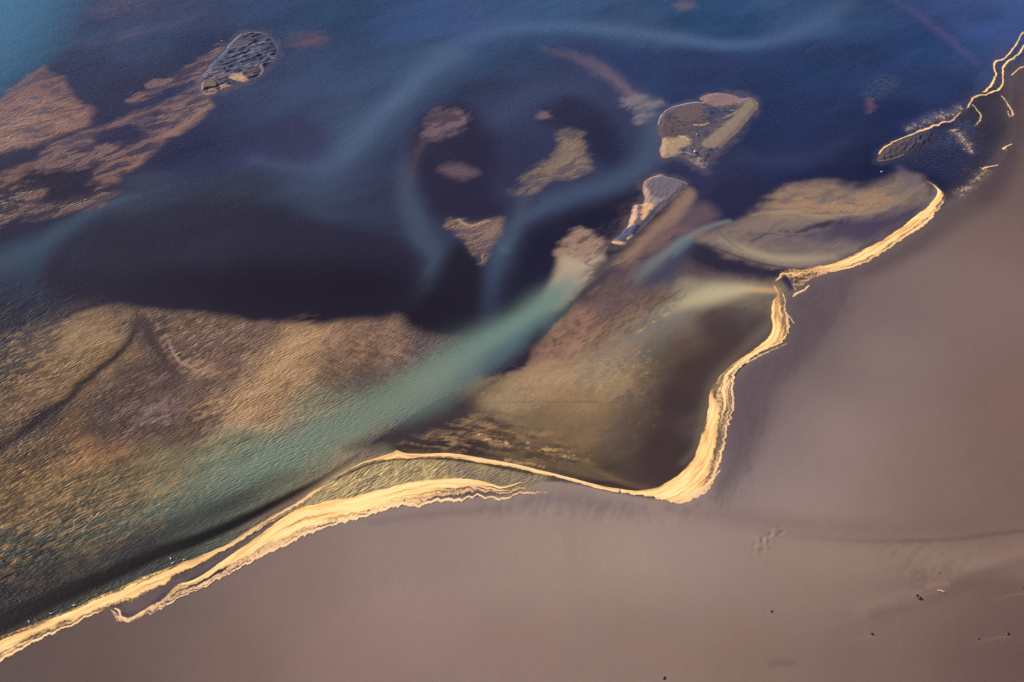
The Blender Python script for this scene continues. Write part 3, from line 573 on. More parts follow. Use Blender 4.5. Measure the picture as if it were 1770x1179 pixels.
PL([(560,600),(640,565),(700,570),(740,610),(640,670),(560,680)], A(66,48,48), .5, 4, 1.2, 5, 432, tex=(-30,3,.9,.56,.08,433))
PL([(-60,820),(60,780),(160,790),(300,830),(260,900),(100,960),(-60,1000)], A(176,134,86), .55, 8, 1.2, 5, 434, tex=(36,3.0,.75,.58,.06,435))  # warm sky glints on the ripple crests, painted as golden streaks
PL([(-60,800),(60,780),(160,790),(300,830),(260,900),(100,980),(-60,1060)], A(34,32,36), .5, 8, 1.2, 5, 436, tex=(36,3.4,.8,.57,.06,437))  # dark ripple troughs between the glints, painted into the colour
PL([(840,660),(930,640),(1060,610),(1130,600),(1110,680),(960,700),(830,700)], A(200,164,118), .35, 2, 1, 5, 438, tex=(0,1.1,.8,.70,.03,439))
PL([(1020,660),(1130,640),(1130,740),(1060,790),(960,770),(900,715)], A(150,120,90), .4, 2, 1, 5, 440, tex=(0,1.0,.8,.74,.03,441))
S([(238,540,8,.5),(225,590,9,.9),(190,625,10,1),(150,660,12,1),(105,700,13,1),(60,735,14,1),(10,770,16,.9),(-60,820,18,.8)], A(38,28,34), .97, 1, 1.2, 5, 69, rip=.15)
S([(248,545,12,.8),(262,580,14,1),(280,610,12,.9),(300,640,12,.7),(320,660,10,.5)], A(66,50,52), .92, .8, 1.2, 5, 70, rip=.15, mot=.1)
S([(290,590,2.5,.8),(300,612,3,1),(318,628,3,1),(335,640,3,.8)], A(176,142,122), .75, 1, .8, 3, 71)
PL([(330,635),(350,628),(372,635),(378,645),(355,650),(338,645)], A(168,128,104), .7, 1.4, 1.4, 3, 72, mot=.5, rip=.8)
PL([(290,560),(370,550),(430,575),(440,590),(410,610),(390,640),(350,625),(305,605)], A(112,86,76), .6, 3, 2, 5, 73, mot=.55, tex=(30,4,2,.4,.12,54))
PL([(150,700),(200,640),(240,620),(280,640),(310,680),(300,720),(250,750),(180,760),(150,735)], A(80,60,58), .85, 2, 2, 5, 74, mot=.5, rip=.5)
PL([(240,720),(250,700),(290,685),(312,700),(290,725),(255,745),(232,742)], A(150,122,120), .6, 2, 1.6, 3, 75, mot=.5, rip=1.0, tex=(45,3,1.5,.45,.1,55))
PL([(150,715),(165,740),(190,760),(210,800),(170,790),(150,775),(60,800),(20,800),(80,760),(140,725)], A(66,48,44), .7, 2, 1.6, 5, 76)

# --- beach tones
bc = np.zeros((len(X), 3)); bc[:] = 0
BE = Canvas(X, Y); bc[beach_i] = CV.shep(beach_i, SAND, 1.7, 17.); BE.col = bc; BE.f['rip'][:] = .0; BE.f['mot'][:] = .0
wet = sst(16, 0, shd)
BE.f['mot'] = .015+.10*wet
# wet, darker sand next to the swash, most of it on the right hand bank
S2 = BE.stroke
S2([(1640,372,10,.6),(1580,425,18,.8),(1500,462,14,.6)], A(88,72,78), .6, 1)
S2([(1400,500,40,.6),(1400,540,46,.9),(1380,590,44,.9),(1330,640,40,.7),(1290,700,36,.6),(1275,760,30,.5)], A(84,70,82), .6, 1, 2, 12, 3, mot=.2)
BE.poly([(1368,505),(1400,486),(1470,466),(1486,478),(1476,510),(1458,550),(1420,592),(1372,642),(1332,705),(1302,790),(1272,835),(1235,858),(1255,740),(1262,690),(1280,645),(1370,590)], A(90,74,82), .72, 3.5, 1.2, 12, 370, mot=.08)
BE.poly([(1490,462),(1560,420),(1640,360),(1700,330),(1760,270),(1745,330),(1690,372),(1620,420),(1550,460),(1500,482)], A(86,69,74), .7, 4, 1, 12, 371, mot=.06)
S2([(1470,500,4,.5),(1450,560,5,.5),(1400,640,5,.4)], A(128,108,110), .25, 1)
S2([(1700,340,30,.7),(1735,280,24,.8),(1750,220,20,.9),(1752,160,12,.9)], A(72,56,66), .8, 1, 1.5, 8, 5, mot=.1)
S2([(860,880,16,.3),(950,862,22,.8),(1020,868,22,.8),(1100,880,20,.5)], A(112,94,100), .6, 1, 1.5, 6, 6, mot=.3)
S2([(640,905,10,.6),(760,886,12,.7),(860,878,10,.6)], A(110,90,92), .6, 1, 1, 6, 7, mot=.2)
for (rx, ry, ln) in ((1588,1042,70),(1505,1102,50),(1739,1102,70),(1770,1028,60),(1640,1010,60)):
    S2([(rx+4,ry+2,3,1),(rx-ln*.5,ry+ln*.12,3,.6),(rx-ln,ry+ln*.28,3,.15)], A(150,122,106), .35, 1)
BE.poly([(1530,938),(1600,940),(1680,955),(1700,985),(1620,1010),(1580,1040),(1590,990)], A(138,114,102), .35, 6, 3, 8, 9, mot=.1)
S2([(1330,1152,6,.7),(1348,1149,8,.9),(1372,1150,5,.7)], A(96,74,70), .5, 1, .8)

BE.poly([(1380,510),(1460,470),(1500,470),(1470,540),(1400,620),(1350,690),(1320,770),(1290,850),(1235,870),(1262,740),(1290,640),(1370,590)], A(78,64,73), .30, 4, 1, 9, 401, tex=(74,5,1.1,.55,.14,402))
BE.poly([(820,866),(960,846),(1100,868),(1240,862),(1240,900),(1100,900),(960,896),(820,890)], A(100,84,91), .28, 3, 1, 9, 403, tex=(70,4,1.1,.55,.14,404))
BE.poly([(1515,945),(1600,944),(1690,950),(1740,940),(1680,985),(1600,1040),(1570,1010)], A(98,80,76), .4, 3, 2, 7, 405, tex=(40,2.5,1.0,.55,.06,406))
BE.poly([(1290,918),(1350,927),(1420,938),(1500,944),(1570,944),(1650,941),(1720,932),(1800,922),(1800,1000),(1650,990),(1500,1000),(1380,985),(1300,960)], A(150,124,110), .38, 5, 1, 12, 450)
BE.poly([(1160,880),(1290,912),(1350,922),(1420,932),(1500,937),(1570,937),(1650,934),(1720,925),(1800,915),(1800,880),(1600,905),(1450,900),(1300,885)], A(118,94,90), .4, 4, 1, 12, 451)
S2([(1478,478,5,.6),(1466,520,6,.7),(1440,570,6,.7),(1390,640,7,.7),(1345,710,7,.6),(1312,790,6,.5)], A(112,94,98), .4, 1, 1, 9, 452)
# --- merge into one ground and one water surface
ysoft = sst(G(1580,440)[1], G(1660,350)[1], Y)*(X > 60)
wmix = sst(-1.2-9*ysoft, .6+7*ysoft, shd+(fbm(X/2.5, Y/2.5, 77, 3)-.5)*(.8+3*ysoft))[:, None]
gcol = CV.col*(1-wmix)+BE.col*wmix
beachw = sst(-2.5, 0, shd)
gf = Canvas(X, Y); gf.col = gcol
gf.f['rip'] = CV.f['rip']*.5*(1-beachw); gf.f['mot'] = CV.f['mot']*(1-beachw)+BE.f['mot']*beachw
# bathymetry, beach rise and relief
dep = -0.25-1.6*sst(0, 30, -shd)*(.4+.6*CV.f['alp'])
Z = np.where(shd < 0, np.maximum(dep, -2.2)*sst(0, 22, -shd)-.03, .02+1.3*sst(0, 60, shd)*1.0)
dense = (np.abs(X) < 228) & (Y > 186) & (Y < 534)
di = np.nonzero(dense & (shd > 1.0))[0]
x, y = X[di], Y[di]
Z[di] += (fbm(x/38, y/38, 90, 3)-.5)*.25*sst(2, 20, shd[di]) + (fbm(x/3, y/3, 91, 4)-.5)*.05*sst(1, 6, shd[di])
# low scarp across the flat
SC = catmull(GP([(1190,890),(1290,915),(1350,925),(1420,935),(1500,940),(1570,940),(1650,937),(1720,928),(1800,918),(1900,905)]), 6)
I = di[(X[di] > 40) & (Y[di] < 300)]; x, y = X[I], Y[I]
d, t = seg_dist(x, y, SC); yc = np.interp(x, SC[:, 0], SC[:, 1]); sgn = np.where(y > yc, 1, -1)
amp = sst(0, 26, t)*.26
Z[I] += amp*sst(-.9, .9, (d*sgn)+(fbm(x/2, y/2, 92, 3)-.5)*.5)*sst(26, 0, d) + (fbm(x/1.6, y/1.1, 93, 4)-.5)*.22*sst(22, 0, d)*(sgn < 0)*amp
RG = catmull(GP([(1500,1062),(1560,1045),(1620,1025),(1680,995),(1740,975),(1800,962)]), 6)
d, t = seg_dist(x, y, RG); Z[I] += .28*np.exp(-(d/2.6)**2)
SC2 = catmull(GP([(1310,950),(1320,938),(1335,925),(1345,920)]), 6)
d, t = seg_dist(x, y, SC2); Z[I] += (fbm(x/.9, y/.9, 94, 3)-.5)*.8*np.exp(-(d/1.8)**2)

sandM = sand_material(); waterM = water_material(); foamM = foam_material()
gr = link_mesh('sand_ground', np.stack([X, Y, Z], 1), FQ, sandM, {'tint': ('FLOAT_COLOR', rgba(gf.col)), 'surf': ('FLOAT_COLOR', surf4(gf))})
tag(gr, 'smooth mauve brown sand flat sloping into the river bed', 'ground', kind='structure')
keep = (shd[FQ] < .5).any(1)
Fw = FQ[keep]; used = np.unique(Fw); remap = np.zeros(len(X), np.int64); remap[used] = np.arange(len(used))
CV.f['alp'] *= sst(0, 1, -shd/(3.0+10*ysoft))*(.9+.1*ysoft)+.1*(shd < 0)*(1-ysoft)
sw = surf4(CV)[used]
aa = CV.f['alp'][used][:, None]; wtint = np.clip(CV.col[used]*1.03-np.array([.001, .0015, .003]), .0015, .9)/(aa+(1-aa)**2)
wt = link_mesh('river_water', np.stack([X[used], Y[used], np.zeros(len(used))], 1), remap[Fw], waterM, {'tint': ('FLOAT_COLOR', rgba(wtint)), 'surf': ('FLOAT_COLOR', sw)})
tag(wt, 'braided blue and teal river water with silt plumes', 'water', kind='structure')

# ------------------------------------------------------------------ exposed sandbars
def sandbar(outline, label, paint, h=.5, warp=.5, seed=3, ripple=.1, ang=35, step=.3, edge=1.3):
    C = catmull(GP(outline), 5, True)
    lo = C.min(0)-2; hi = C.max(0)+2
    gx = np.arange(lo[0], hi[0], step); gy = np.arange(lo[1], hi[1], step)
    MX, MY = np.meshgrid(gx, gy); x = MX.ravel(); y = MY.ravel()
    d = sdf(x, y, C)+(fbm(x/2.5, y/2.5, seed, 4)-.5)*2*warp
    c = Canvas(x, y); c.f['rip'][:] = .0; c.f['mot'][:] = .30; c.f['alp'][:] = 1
    c.col[:] = A(92,82,96)
    c.wk = 5.0; paint(c)
    a = math.radians(ang); u = x*math.cos(a)+y*math.sin(a); v = -x*math.sin(a)+y*math.cos(a)
    rel = (fbm(u/2.4, v/.62, seed+3, 4, .6)-.5)
    z = np.where(d > 0, .03+h*sst(0, edge, d), d*.5-.0)
    z = z+rel*ripple*2*sst(0, 1.5, d)*c.f['fine']+(fbm(x/9, y/9, seed+8, 3)-.5)*h*.6*sst(0, 4, d)
    W, H = len(gx), len(gy); ii = np.arange(W*H).reshape(H, W)
    Fq = np.stack([ii[:-1, :-1], ii[:-1, 1:], ii[1:, 1:], ii[1:, :-1]], -1).reshape(-1, 4)
    Fq = Fq[(d[Fq] > -.8).all(1)]
    us = np.unique(Fq); rm = np.zeros(W*H, np.int64); rm[us] = np.arange(len(us))
    cen = np.array([C[:, 0].mean(), C[:, 1].mean(), 0])
    V = np.stack([x, y, z], 1)[us]-cen
    o = link_mesh('sandbar', V, rm[Fq], sandM, {'tint': ('FLOAT_COLOR', rgba(c.col[us])), 'surf': ('FLOAT_COLOR', surf4(c)[us])})
    o.location = cen
    return tag(o, label, 'sandbar')

def pear(c):
    c.f['fine'][:] = 1.6
    c.col[:] = A(98,84,92)
    c.poly([(1137,215),(1150,190),(1200,178),(1235,190),(1230,215),(1190,235),(1150,242)], A(50,48,72), .75, 1, 1, 3, 9, tex=(-35,2.2,.7,.5,.07,62))
    c.poly([(1137,215),(1150,190),(1200,178),(1230,215),(1190,235),(1150,242)], A(126,116,124), .6, 1, 1, 3, 9, tex=(-35,2.2,.7,.6,.06,63))
    c.poly([(1130,200),(1180,180),(1215,175),(1235,200),(1225,225),(1180,235),(1150,245),(1130,235)], A(88,74,84), .9, 1, 1, 3, 1)
    c.poly([(1165,190),(1200,180),(1218,185),(1222,200),(1190,210),(1170,200)], A(108,88,92), .7, 2.5, fine=.3)
    c.poly([(1222,188),(1250,186),(1275,184),(1262,205),(1240,215),(1215,215)], A(56,64,98), .85, 1.2, 1.2, 3, 2, tex=(20,2.5,1.2,.45,.1,3), fine=2)
    c.poly([(1205,168),(1235,160),(1275,166),(1300,170),(1280,180),(1240,184),(1222,178)], A(142,110,112), .95, 1.2, .8, 3, 2, fine=.6)
    c.poly([(1212,250),(1240,225),(1270,200),(1285,180),(1300,172),(1312,184),(1295,212),(1262,242),(1240,258)], A(140,120,108), .97, .8, .4, 3, 3, fine=.15)
    c.poly([(1250,252),(1280,222),(1300,198),(1290,215),(1262,248)], A(112,94,94), .6, 1.2)
    c.poly([(1140,242),(1165,238),(1180,236),(1195,242),(1188,255),(1170,268),(1145,274),(1140,258)], A(172,142,116), .95, .9, .8, 3, 4, fine=.7)
    c.stroke([(1172,236,3),(1184,238,4),(1190,244,3)], A(212,166,128), .8, .8, .4)
    c.stroke([(1198,217,1.5),(1212,217,2.5),(1225,214,1.5)], A(206,166,132), .9, .8, .2)
    c.poly([(1195,225),(1225,220),(1240,215),(1225,235),(1205,250),(1190,240)], A(76,72,96), .7, 1.2, 1, 3, 5)
    c.poly([(1175,258),(1205,252),(1225,258),(1240,256),(1226,274),(1210,284),(1190,272)], A(84,80,100), .8, 1, .8, 3, 6, fine=2.4)
    c.poly([(1190,276),(1218,274),(1220,292),(1205,288)], A(158,136,124), .7, .8, 1, 2, 7, tex=(10,2,.7,.45,.1,4))
    c.stroke([(1168,266,2),(1185,264,2.5),(1200,270,2)], A(160,140,132), .8, .8)
    c.stroke([(1263,193,2),(1272,193,2.5),(1262,200,2.5),(1250,206,2)], A(196,160,132), .6, .9, .8)
    c.stroke([(1138,215,1.4),(1142,201,1.6),(1155,188,1.8),(1175,182,1.8),(1202,177,2),(1215,178,1.6)], A(152,160,190), .9, .7, 0, fine=.2)  # foamy water edge and its sky reflection, painted into the sand
    c.stroke([(1276,178,1.5),(1287,170,1.6),(1297,168,1.6),(1306,173,1.6),(1311,183,1.4)], A(128,140,176), .8, .8, 0)  # same painted sky reflection along the upper right rim
sandbar([(1137,212),(1142,200),(1154,188),(1175,181),(1202,176),(1214,177),(1209,171),(1222,163),(1245,160),(1270,165),(1284,170),(1297,168),(1307,174),(1311,184),(1301,197),(1289,212),(1274,230),(1256,247),(1243,260),(1228,275),(1220,291),
 (1204,287),(1188,275),(1168,271),(1146,273),(1141,259),(1144,242),(1138,230)], 'pear-shaped rippled grey sandbar with a smooth tan ridge on its right edge', pear, .28, .4, 11, .26, -25, edge=2.2)
def narrow(c):
    c.f['fine'][:] = .8
    c.col[:] = A(112,98,106)
    c.poly([(1118,315),(1145,306),(1185,312),(1188,322),(1150,352),(1125,345)], A(108,98,112), .8, 2, 1, 3, 1)
    c.stroke([(1182,322,5),(1165,338,5),(1148,352,4),(1130,368,4)], A(134,116,116), .8, .8, .3, mot=.6)
    c.poly([(1112,345),(1122,335),(1140,345),(1150,342),(1135,356),(1115,355)], A(156,134,128), .8, .8, .8, 2, 2)
    c.poly([(1110,355),(1128,354),(1122,368),(1110,380),(1108,368)], A(226,170,122), 1, .6, .5, 2, 3, fine=.2)
    c.poly([(1095,358),(1102,356),(1100,380),(1090,392),(1084,392),(1092,375)], A(206,162,132), .95, .6, .6, 2, 4)
    c.poly([(1082,395),(1100,390),(1108,392),(1095,408),(1080,415),(1068,412)], A(70,74,106), .9, .7, .6, 2, 5, fine=2)
    c.stroke([(1092,407,3),(1085,413,3)], A(230,178,130), 1, .6)
    c.stroke([(1060,419,3),(1072,421,4),(1080,421,2)], A(232,178,124), 1, .6)
    c.stroke([(1140,350,3,.5),(1125,372,3,1),(1112,385,3,1),(1104,395,3)], A(84,86,112), .8, .8)
    c.stroke([(1115,330,3,.9),(1113,318,2.5,1),(1124,309,2.2,1),(1142,303,2.5,1),(1150,306,2)], A(176,128,110), .9, .8, .2)
    c.poly([(1112,332),(1120,326),(1124,336),(1116,342)], A(178,142,126), .8, .7)
    c.stroke([(1128,306,1.2),(1150,306,1.6),(1168,309,1.8),(1181,314,1.6),(1188,320,1.2)], A(140,150,184), .85, .8)  # sky reflected at the upper water edge, painted as a pale rim
sandbar([(1112,317),(1122,308),(1142,301),(1151,305),(1169,309),(1181,313),(1189,320),(1170,338),(1154,352),(1136,368),(1119,386),(1108,397),(1097,407),(1086,418),(1077,425),(1056,419),(1068,409),(1084,391),(1091,370),(1095,355),(1110,352),(1114,341),(1111,330)],
 'narrow slanting grey sandbar with bright orange patches along its left edge', narrow, .4, .4, 21, .20, 50, edge=2)
def oval(c):
    c.f['fine'][:] = 2.0
    c.col[:] = A(70,72,100)
    c.poly([(360,118),(400,90),(440,80),(475,85),(470,110),(430,130),(390,135)], A(104,104,128), .8, 1, 1, 3, 9, tex=(28,7,.8,.48,.08,60))
    c.poly([(346,130),(400,70),(450,58),(478,85),(460,118),(420,140),(360,150)], A(44,46,78), .7, 1, 1, 3, 9, tex=(32,6,.7,.55,.06,61))
    c.poly([(400,85),(415,62),(440,58),(462,64),(455,74),(430,78)], A(72,70,96), .9, 1, .6, 3, 1)
    c.poly([(400,80),(414,68),(430,74),(415,82)], A(84,74,88), .8, 1.2, fine=.3)
    c.stroke([(395,82,1.5),(402,84,1.6),(430,78,1.6,.8),(465,74,1.8,.6)], A(116,122,150), .8, .8, .3)
    c.stroke([(436,78,2,.8),(448,76,3,1),(460,73,2,.8)], A(150,122,126), .8, .9, .5)
    c.poly([(396,133),(415,128),(428,137),(418,142),(402,138)], A(196,154,120), .95, .6, .6, 2, 2, fine=.6)
    c.stroke([(440,116,2.5),(447,112,2.5),(454,122,2.8),(446,132,2.5)], A(170,132,118), .9, .8, .3)
    c.poly([(424,126),(438,120),(445,126),(438,134),(426,134)], A(96,80,86), .8, .8)
    c.stroke([(463,96,1.6),(472,100,2)], A(186,142,128), .9, .8)
    c.poly([(352,128),(372,122),(392,128),(390,140),(378,142),(355,134)], A(118,98,108), .8, 1, 1, 2, 4)
    c.poly([(378,148),(392,146),(400,152),(380,158),(360,166),(345,165)], A(168,132,116), .8, .8, .6, 2, 5)
    c.stroke([(418,58,1.6),(407,68,1.8),(395,80,1.8),(390,88,1.8),(374,103,1.8),(360,119,1.6),(349,132,1.4)], A(110,132,172), .95, .7)  # left rim: sky reflection at the water edge painted in pale blue
    c.stroke([(420,58,1.4),(444,56,1.6),(462,60,1.6),(473,70,1.8),(480,87,1.8),(475,102,1.4,.5)], A(96,112,154), .8, .8)  # top and right rim, same painted sky reflection
sandbar([(419,58),(444,55),(461,60),(473,70),(481,86),(476,101),(464,116),(456,126),(441,137),(425,143),(411,141),(402,153),(384,157),(372,162),(357,164),(346,158),(345,145),(349,132),(360,119),(375,102),(391,87),(394,80),(407,66)],
 'oval wrinkled blue grey sandbar ringed by a thin waterline of painted sky reflection', oval, .25, .35, 31, .26, 28, edge=2)
def mound(c):
    c.f['fine'][:] = .2
    c.col[:] = A(110,92,86)
    c.stroke([(350,158,1.6),(347,148,1.8),(350,141,1.8),(360,138,1.6)], A(128,146,186), .95, .7)  # sky reflection round the hummock's wet edge, painted pale blue
sandbar([(348,156),(348,146),(353,140),(366,138),(376,142),(379,149),(375,154),(362,155),(354,157)], 'small smooth brown sand hummock at the lower left of the oval bar', mound, 1.0, .1, 33, .02, 20, .2, 1.1)
def cres(c):
    c.f['fine'][:] = 1.2
    c.col[:] = A(78,66,76)
    c.poly([(1590,225),(1615,225),(1612,245),(1585,262),(1575,250)], A(52,50,78), .8, 2.5, 1, 3, 1, fine=1.8)
    c.stroke([(1517,279,1.4),(1535,276,1.8),(1551,272,1.8),(1562,267,1.6)], A(150,114,98), .95, .7)
    c.stroke([(1582,244,2),(1592,246,2)], A(124,104,104), .6, .9)
sandbar([(1516,278),(1520,268),(1529,257),(1551,245),(1582,232),(1602,226),(1614,230),(1608,246),(1590,258),(1566,268),(1551,273),(1533,278)],
 'dark leaf-shaped sandbar edged with bright foam, off the right bank', cres, .3, .35, 41, .24, 60, edge=2)

# ------------------------------------------------------------------ foam
def resamp(P, n):
    P = np.asarray(P); d = np.r_[0, np.cumsum(np.linalg.norm(np.diff(P, axis=0), axis=1))]
    t = np.linspace(0, d[-1], n); return np.stack([np.interp(t, d, P[:, k]) for k in range(P.shape[1])], 1), d[-1]
def foam_strip(name, pairs, label, strands, sc=(0, 0), z=.10, M=34, seed=1, ragm=.0, pinkm=.0, hh=.12):
    """pairs: (inner px,py, outer px,py) stations; strands: lists of (t, v, halfwidth v, density[, rag, pink])"""
    Aa = catmull(GP([(p[0], p[1]) for p in pairs]), 8); Bb = catmull(GP([(p[2], p[3]) for p in pairs]), 8)
    mid = (Aa+Bb)/2; L = np.r_[0, np.cumsum(np.linalg.norm(np.diff(mid, axis=0), axis=1))]
    n = max(30, int(L[-1]/.3)); t = np.linspace(0, L[-1], n)
    Ai = np.stack([np.interp(t, L, Aa[:, k]) for k in (0, 1)], 1); Bi = np.stack([np.interp(t, L, Bb[:, k]) for k in (0, 1)], 1)
    wd = np.linalg.norm(Bi-Ai, axis=1)
    dirv = (Bi-Ai)/np.maximum(wd, .01)[:, None]
    # scalloped swash front: cusps of several lengths
    def scal(s0):
        ph = t/3.4+3*fbm(t/14, t*0+.3, seed+s0, 3); ph2 = t/1.3+3*fbm(t/6, t*0+.7, seed+s0+4, 3)
        big = fbm(t/4.2, t*0+.9, seed+s0+7, 2)
        return np.abs(np.sin(ph*math.pi))*.5*(.3+1.4*big)+np.abs(np.sin(ph2*math.pi))*.22*(.3+1.4*fbm(t/3, t*0+5, seed+s0+9, 2))+np.abs(fbm(t/1.1, t*0, seed+s0+2, 4)-.5)*1.3+big*.5
    Bi = Bi-dirv*(scal(0)*sc[1])[:, None]; Ai = Ai+dirv*(scal(20)*sc[0])[:, None]
    v = np.linspace(0, 1, M)
    PX = Ai[:, None, :]*(1-v)[None, :, None]+Bi[:, None, :]*v[None, :, None]
    x = PX[..., 0].ravel(); y = PX[..., 1].ravel()
    tt = np.repeat(t, M); vv = np.tile(v, n); tn = np.repeat(np.linspace(0, 1, n), M); ww = np.repeat(wd, M)
    D = np.zeros(n*M); R = np.full(n*M, ragm); K = np.full(n*M, pinkm)
    for st in strands:
        st = [tuple(q)+(ragm, pinkm)[len(q)-4:] if len(q) < 6 else tuple(q) for q in st]
        a = np.array(st, float)
        vc = np.interp(tn, a[:, 0], a[:, 1]); hw = np.interp(tn, a[:, 0], a[:, 2]); de = np.interp(tn, a[:, 0], a[:, 3])
        de = de*((tn >= a[0, 0]) & (tn <= a[-1, 0]))
        vc = vc+(fbm(tt/5, tt*0+a[0, 1]*9, seed+30, 4)-.5)*np.minimum(.2, 1.8/np.maximum(ww, .5)); hw = hw*(.7+.6*fbm(tt/3.2, tt*0+a[0, 1]*5, seed+33, 3))
        w = de*sst(1.4, .45, np.abs(vv-vc)/np.maximum(hw, .004))
        m = w > D
        R = np.where(m, np.interp(tn, a[:, 0], a[:, 4]), R); K = np.where(m, np.interp(tn, a[:, 0], a[:, 5]), K); D = np.maximum(D, w)
    D = D*(1+.5*(fbm(tt/7, vv*ww/1.1, seed+70, 4)-.5)); D = D*sst(0, .07, vv)*sst(1, .96, vv)*sst(0, .004, tn)*sst(1, .996, tn)
    z0 = z*.6+hh*.45*D*(.6+.8*fbm(tt/4, vv*ww/.8, seed+50, 3))
    iz = np.arange(n*M).reshape(n, M)
    Fq = np.stack([iz[:-1, :-1], iz[1:, :-1], iz[1:, 1:], iz[:-1, 1:]], -1).reshape(-1, 4)
    Fq = Fq[(D[Fq] > .02).any(1)]
    us = np.unique(Fq); rm = np.zeros(n*M, np.int64); rm[us] = np.arange(len(us))
    flow = np.stack([tt, vv*ww, np.zeros(n*M)+seed*3.1], 1)
    cen = np.array([x.mean(), y.mean(), 0.])
    o = link_mesh(name, (np.stack([x, y, z0], 1)-cen)[us], rm[Fq], foamM, {'flow': ('FLOAT_VECTOR', flow[us]), 'dens': ('FLOAT_COLOR', np.stack([D, R, K, np.ones(n*M)], 1)[us])})
    o.location = cen
    return tag(o, label, 'foam', kind='stuff')
def line_foam(name, pts, label, dens=.9, sc=0.15, z=.12, seed=1, rag=.5, pink=.3):
    P = catmull(GP([(p[0], p[1]) for p in pts]), 6); w = catmull(np.array([[p[2]*mpp(p[0], p[1]), 0] for p in pts]), 6)[:, 0]
    # stations along a centre line of varying width
    T = np.gradient(P, axis=0); T /= np.linalg.norm(T, axis=1)[:, None]; Nn = np.stack([-T[:, 1], T[:, 0]], 1)
    L = np.r_[0, np.cumsum(np.linalg.norm(np.diff(P, axis=0), axis=1))]
    n = max(12, int(L[-1]/.3)); t = np.linspace(0, L[-1], n); M = 17
    ip = lambda a: np.interp(t, L, a)
    c = np.stack([ip(P[:, 0]), ip(P[:, 1])], 1); nn = np.stack([ip(Nn[:, 0]), ip(Nn[:, 1])], 1); ww = ip(w)
    c = c+nn*((fbm(t/2.2, t*0, seed, 3)-.5)*4*sc*ww)[:, None]
    ww = ww*(.5+fbm(t/1.6, t*0+4, seed+3, 3))
    v = np.linspace(-1, 1, M)
    PX = c[:, None, :]+nn[:, None, :]*(v[None, :]*ww[:, None]*3.4)[..., None]
    x = PX[..., 0].ravel(); y = PX[..., 1].ravel()
    vv = np.tile(v, n); tt = np.repeat(t, M); tn = np.repeat(np.linspace(0, 1, n), M)
    D = (dens*sst(.24, .04, np.abs(vv))+.36*(1-np.abs(vv))*(.5+fbm(tt/2.5, vv*2, seed+17, 3)))*sst(0, .06, tn)*sst(1, .94, tn)*(.75+.5*fbm(tt/3, tt*0+2, seed+7, 3))
    z0 = z*.6+.05*D
    iz = np.arange(n*M).reshape(n, M); Fq = np.stack([iz[:-1, :-1], iz[1:, :-1], iz[1:, 1:], iz[:-1, 1:]], -1).reshape(-1, 4)
    cen = np.array([x.mean(), y.mean(), 0.])
    flow = np.stack([tt, vv*np.repeat(ww, M), np.zeros(n*M)+seed*2.3], 1)
    o = link_mesh(name, np.stack([x, y, z0], 1)-cen, Fq, foamM, {'flow': ('FLOAT_VECTOR', flow), 'dens': ('FLOAT_COLOR', np.stack([D, D*0+rag, D*0+pink, D*0+1], 1))})
    o.location = cen
    return tag(o, label, 'foam', kind='stuff')

# A: the long band up the lower left shore
foam_strip('shore_foam', [(-120,1150,-110,1195),(-50,1122,-40,1168),(0,1098,4,1149),(51,1078,55,1117),(102,1059,110,1094),(153,1037,160,1068),(204,1014,200,1055),(254,992,262,1030),(301,975,312,1000),(352,957,360,971),(386,943,392,955),(420,922,426,934),(454,900,460,912),(487,881,494,893),(521,862,528,872),(545,845,552,854),(568,836,572,842)],
  'long golden foam band running up the lower left river bank', [
  [(0,.5,.46,.55,.6,.3),(.6,.5,.46,.55,.6,.3),(1,.5,.45,.45,.6,.3)],
  [(0,.12,.12,.45,.9,0),(.3,.12,.12,.5,.9,0),(.55,.1,.1,.6,.8,0),(.7,.1,.08,.4)],
  [(0,.42,.22,1.05,0,.1),(.1,.40,.2,1.1,0,.1),(.35,.44,.24,1.15,0,.1),(.55,.5,.36,1.1,0,.1),(.66,.5,.5,1.0,0,.1),(.78,.35,.35,.9,0,.2),(1,.4,.3,.7,0,.3)],
  [(0,.72,.06,.5,.8,.3),(.2,.74,.06,.7,.8,.3),(.38,.72,.08,.7,.8,.3),(.5,.8,.1,.7,.8,.3)],
  [(0,.93,.07,1.0,.5,.6),(.2,.93,.07,1.1,.5,.6),(.36,.94,.07,1.0,.5,.6),(.4,.9,.05,.4)],
  [(.66,.85,.12,.5,.2,.5),(.8,.85,.12,.8,.2,.5),(.95,.85,.15,.7,.2,.5),(1,.8,.1,.3)]], (.2,.9), .1, 40, 5)
# strand along the spit top
foam_strip('spit_foam', [(578,826,582,830),(602,812,604,818),(627,799,629,806),(653,791,655,799),(678,782,680,797),(686,778,692,797),(704,784,708,795),(738,784,740,794),(771,783,772,794),(800,786,800,796),(831,791,830,802),(882,800,880,809),(933,812,930,821),(984,825,982,832),(1034,838,1031,846),(1075,846,1070,854)],
  'thin bright foam ridge along the top of the curved spit', [
  [(0,.4,.3,.8,0,.3),(.1,.35,.3,1.1,0,.1),(.22,.5,.5,1.1,0,.1),(.4,.35,.35,1.1,.2,.2),(.55,.5,.5,1.15,.1,.3),(.8,.5,.5,1.15,0,.4),(1,.5,.5,1.1,0,.3)],
  [(.02,.85,.12,.5,.4,.5),(.15,.85,.12,.6,.4,.5),(.3,.85,.1,.5,.6,.5),(.5,.85,.1,.8,.6,.5)]], (.1,.3), .14, 20, 9, hh=.3)
